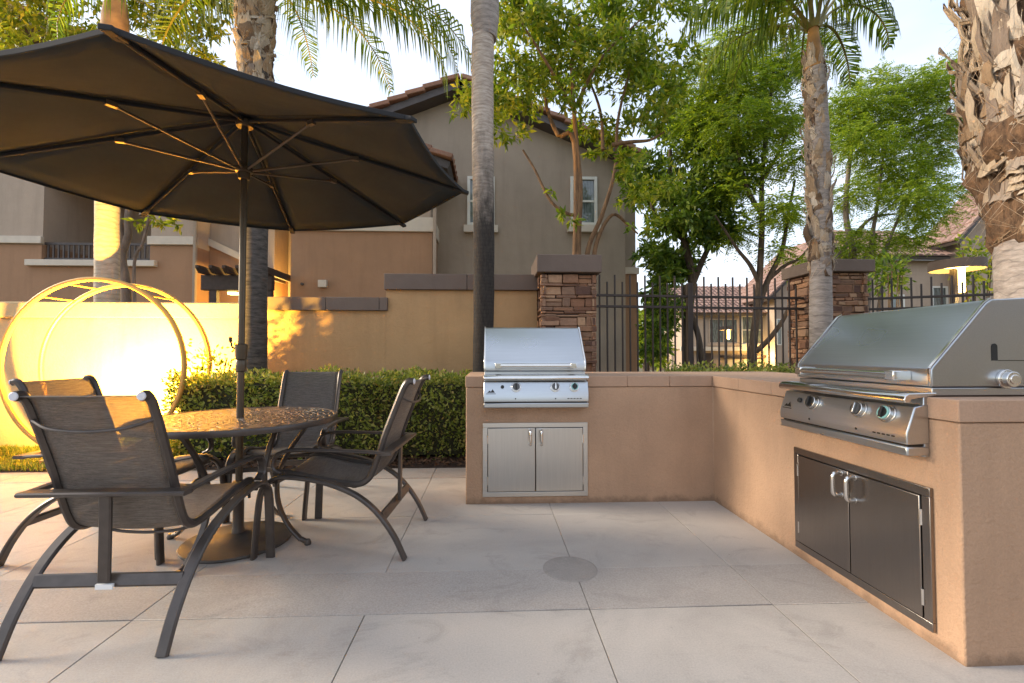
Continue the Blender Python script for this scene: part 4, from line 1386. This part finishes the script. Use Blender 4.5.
# far house seen through the fence
t = thing('townhouse', 'distant two storey house with pinkish tile roof, seen through the fence between the pillars', 'house', (0,0,0))
yf = 30.0
A = P(682,314,yf); B = P(803,314,yf); bd = P(700,349,yf).z
q = MB(); q.box((A.x,yf,bd),(B.x+3,yf+7,A.z)); q.build('upper_wall', M['taupe_pink'], t)
q = MB(); q.box((A.x+.1,yf+.3,-.06),(B.x+3,yf+7,bd-.002)); q.build('lower_wall', M['tan'], t)
q = MB(); q.box((A.x-.15,yf-.12,bd-.12),(B.x+3.1,yf-.002,bd+.16)); q.build('trim_band', M['cream'], t)
rt = P(700,287,yf+4).z
gable_roof(t, (A.x-.5,yf+4,rt), (B.x+3.4,yf+4,rt), V((0,-4.5,A.z-rt)).length, V((0,-4.5,A.z-rt)).normalized(), M['tilefar'])
gable_roof(t, (A.x-.5,yf+4,rt), (B.x+3.4,yf+4,rt), 4.5, V((0,4,A.z-rt)).normalized(), M['tilefar'], rake=False)
win(t, P(723,331,yf), 2.0, 1.65, bars=(1,0), pane=M['glass'], frame=M['taupe_pink'])
win(t, P(755,330,yf), 1.9, 1.9, bars=(1,1)); win(t, P(768,330,yf-.01), 1.0, 1.9, bars=(0,1))
win(t, P(688,325,yf), .6, 1.6, bars=(0,0), sill=False)
q = MB(); a = P(708,362,yf+.3); q.box((a.x-.35,yf+.25,-.06),(a.x+.35,yf+.298,1.15)); q.build('entry_door', M['woodbeam'], t)
q = MB(); a = P(745,362,yf+.3); q.box((a.x-1.3,yf+.24,-.06),(a.x+1.2,yf+.298,.75)); q.build('garage_door', M['glow_soft'] if False else M['cream'], t)
q = MB(); a = P(745,355,yf); q.box((a.x-1.6,yf-.4,.85),(a.x+1.5,yf+.297,1.0)); q.build('door_hood', M['woodbeam'], t)
a = P(773.5,356,yf-.2)
q = MB(); q.box((a.x-.18,yf+.0,a.z-.3),(a.x+.18,yf+.29,a.z+.3)); q.build('sconce', M['glow'], t, bevel=.03)
l = bpy.data.lights.new('sconce_light', 'POINT'); l.energy = 70; l.color = (1,.66,.22); l.shadow_soft_size = .1
o = bpy.data.objects.new('sconce_lamp', l); COL.objects.link(o); o.parent = t; o.location = (a.x-1.2,yf-.9,a.z)
a = P(672,366,yf)
q = MB(); q.box((a.x-.9,yf+2,-.06),(a.x+.3,yf+2.2,2.2)); q.build('side_wall', M['tan'], t)

yp = 28.6
a = P(775,300,yp); pk = P(826,236,yp)
q = MB(); q.prism([(a.x,yp,-.06),(2*pk.x-a.x,yp,-.06),(2*pk.x-a.x,yp,a.z+.75),(pk.x,yp,pk.z-.35),(a.x,yp,a.z+.75)], (0,yf-yp-.005,0)); q.build('wing_wall', M['taupe_pink'], t)
dv = V((P(762,300,yp).x-pk.x,0,P(762,300,yp).z-pk.z))
for sg in (1, -1):
    gable_roof(t, (pk.x,yp-.6,pk.z), (pk.x,yf+3,pk.z), dv.length, V((sg*dv.x,0,dv.z)).normalized(), M['tilefar'], rake=True, name='wing_roof')
win(t, P(779,332,yp), .35, 1.7, bars=(0,0), sill=False)

# right house
t = thing('gabled_house', 'tan house with dark eaves and small cream windows, behind the lit lamp on the right', 'house', (0,0,0))
yr = 19.0
a = P(872,262,yr); b = P(946,250,yr); e0 = P(930,247,yr)
q = MB(); q.box((a.x-.3,yr,-.06),(b.x,yr+2.2,a.z+.1)); q.build('side_wall', M['tan'], t)
q = MB(); pk = P(1000,182,yr-.6)
q.prism([(b.x,yr-.6,-.06),(2*pk.x-b.x,yr-.6,-.06),(2*pk.x-b.x,yr-.6,b.z+.25),(pk.x,yr-.6,pk.z-.25),(b.x,yr-.6,b.z+.25)], (0,1.15,0)); q.build('gable_wall', M['tan'], t)
dv = V((e0.x-pk.x,0,e0.z-pk.z))
gable_roof(t, (pk.x,yr-1.2,pk.z), (pk.x,yr+.6,pk.z), dv.length, dv.normalized(), M['tilefar'])
dv = V((-dv.x,0,dv.z))
gable_roof(t, (pk.x,yr-1.2,pk.z), (pk.x,yr+.6,pk.z), dv.length, dv.normalized(), M['tilefar'])
rr = P(900,236,yr+2.5)
gable_roof(t, (a.x-.8,yr+2.6,rr.z+.2), (b.x-.3,yr+2.6,rr.z+.2), V((0,-3.1,a.z+.15-rr.z-.2)).length, V((0,-3.1,a.z+.15-rr.z-.2)).normalized(), M['tilefar'])
win(t, P(897,306,yr), .62, 1.0, bars=(0,0)); win(t, P(939,300,yr), .75, 1.2, bars=(0,0))

# unseen building added outside the frame for the grill's cheek to mirror
t = thing('added_house', 'unseen tan stucco building with dark windows, added for the grill cheek to reflect', 'house', (0,0,0))
q = MB(); q.box((4.5,-11,-.06),(22,-4.5,3.6)); q.build('wall', M['tan'], t)
gable_roof(t, (4.0,-7.7,5.0), (22.5,-7.7,5.0), 3.9, V((0,1,-.37)).normalized(), M['tile'])
gable_roof(t, (4.0,-7.7,5.0), (22.5,-7.7,5.0), 3.9, V((0,-1,-.37)).normalized(), M['tile'])
for x in (6.5,9.5,12.5,15.5):
    win(t, (x,-4.5,1.5), 1.5, 1.8, (0,1,0), bars=(1,0))

# ------------------------------------------------------------------ lamps
def lamp(name, label, loc, H, rs, energy):
    t = thing(name, label, 'lamp post', loc, 0, 'disc topped lamp posts')
    q = MB(); q.sweep([(-.05,0,-.06),(-.05,0,H-.12)], rect(.07,.07,.1), (1,0,0)); q.build('post', M['iron'], t)
    q = MB(); q.lathe([(0,H),(rs,H),(rs,H-.13),(rs-.012,H-.13),(rs-.012,H-.02),(0,H-.02)], seg=32); sh = q.build('lamp_shade', M['coping'], t)
    q = MB(); q.lathe([(.0,H-.03),(rs*.92,H-.03),(rs*.92,H-.06),(0,H-.06)], seg=28); q.build('diffuser', M['glow'], sh)
    q = MB(); q.lathe([(0.03,H-.45),(.045,H-.44),(.045,H-.07),(.03,H-.065)], (.06,0,0), 12); q.build('lamp_tube', M['glow'], t)
    l = bpy.data.lights.new('lamp_light', 'POINT'); l.energy = energy; l.color = (1,.68,.25); l.shadow_soft_size = .08
    o = bpy.data.objects.new('lamp_light', l); COL.objects.link(o); o.parent = t; o.location = (.06,0,H-.55)


lamp('lamp_post', 'lit post lamp with a flat disc shade, behind the fence beside the thick palm', (P(957,275,6.2).x, 6.2, 0), 2.42, .31, 18)
lamp('lamp_post', 'small far lit post lamp with a disc shade, seen through the fence', (P(727,340,16).x, 16, 0), 2.08, .23, 60)

t = thing('floodlight', 'small ground floodlight aimed up the wall, hidden behind the chairs', 'floodlight', (-3.90,4.48,.03))
q = MB(); q.box((-.10,-.05,.42),(.10,.03,.50)); q.build('housing', M['black'], t, bevel=.01)
q = MB(); q.box((-.085,.031,.428),(.085,.036,.494)); q.build('lens', M['glow'], t)
q = MB(); q.sweep([(0,-.01,-.08),(0,-.01,.42)], circ(.012,10), (1,0,0)); q.build('spike', M['black'], t)
l = bpy.data.lights.new('flood', 'SPOT'); l.energy = 820; l.color = (1,.57,.085); l.shadow_soft_size = .03; l.spot_size = R(165); l.spot_blend = .7
o = bpy.data.objects.new('flood_lamp', l); COL.objects.link(o); o.parent = t; o.location = (0,.06,.53); o.rotation_euler = V((-.1,.84,.52)).to_track_quat('-Z', 'Y').to_euler()

# porch light in the pergola corner
l = bpy.data.lights.new('porch', 'POINT'); l.energy = 60; l.color = (1,.62,.14); l.shadow_soft_size = .1
o = bpy.data.objects.new('porch_lamp', l); COL.objects.link(o); o.location = (-4.75,10.2,2.1)
o.parent = bpy.data.objects['pergola']

# ------------------------------------------------------------------ light, sky, camera
SUN_AZ, SUN_EL = -80.0, 21.0    # azimuth clockwise from +Y
sd = V((math.sin(R(SUN_AZ))*math.cos(R(SUN_EL)), math.cos(R(SUN_AZ))*math.cos(R(SUN_EL)), math.sin(R(SUN_EL))))
sl = bpy.data.lights.new('sun', 'SUN'); sl.energy = 1.45; sl.angle = R(14); sl.color = (1,.86,.68)
so = bpy.data.objects.new('sun', sl); COL.objects.link(so)
so.rotation_euler = sd.to_track_quat('Z', 'Y').to_euler()

w = bpy.data.worlds.new('World'); scene.world = w; w.use_nodes = True
nt = w.node_tree; bg = nt.nodes['Background']
sk = nt.nodes.new('ShaderNodeTexSky'); sk.sky_type = 'NISHITA'; sk.sun_disc = False
sk.sun_elevation = R(SUN_EL); sk.sun_rotation = R(SUN_AZ); sk.air_density = 1.0; sk.dust_density = 1.5; sk.ozone_density = 1.0
tc = nt.nodes.new('ShaderNodeTexCoord')
mp = nt.nodes.new('ShaderNodeMapping'); mp.inputs['Scale'].default_value = (1,1,3)
nt.links.new(tc.outputs['Generated'], mp.inputs['Vector'])
no = nt.nodes.new('ShaderNodeTexNoise'); no.inputs['Scale'].default_value = 1.7; no.inputs['Detail'].default_value = 5
nt.links.new(mp.outputs[0], no.inputs['Vector'])
rp = nt.nodes.new('ShaderNodeValToRGB'); rp.color_ramp.elements[0].position = .3; rp.color_ramp.elements[0].color = (.35,.35,.35,1)
rp.color_ramp.elements[1].position = .7; rp.color_ramp.elements[1].color = (.85,.85,.85,1)
nt.links.new(no.outputs['Fac'], rp.inputs[0])
mx = nt.nodes.new('ShaderNodeMixRGB'); mx.inputs[2].default_value = (3.2,3.36,3.75,1)
nt.links.new(rp.outputs[0], mx.inputs[0]); nt.links.new(sk.outputs[0], mx.inputs[1])
nt.links.new(mx.outputs[0], bg.inputs['Color']); bg.inputs['Strength'].default_value = .12

cam = bpy.data.cameras.new('Camera'); co = bpy.data.objects.new('Camera', cam); COL.objects.link(co)
cam.sensor_width = 36; cam.lens = 36*FPX/1024; cam.clip_start = .05; cam.clip_end = 2000
mat3 = Matrix((RGT, UPV, -FWD)).transposed()
co.matrix_world = Matrix.Translation((0,0,EYE)) @ mat3.to_4x4()
scene.camera = co
vs_ = scene.view_settings
vs_.view_transform = 'Standard'; vs_.look = 'None'; vs_.exposure = 1.78; vs_.gamma = 1; vs_.use_curve_mapping = False
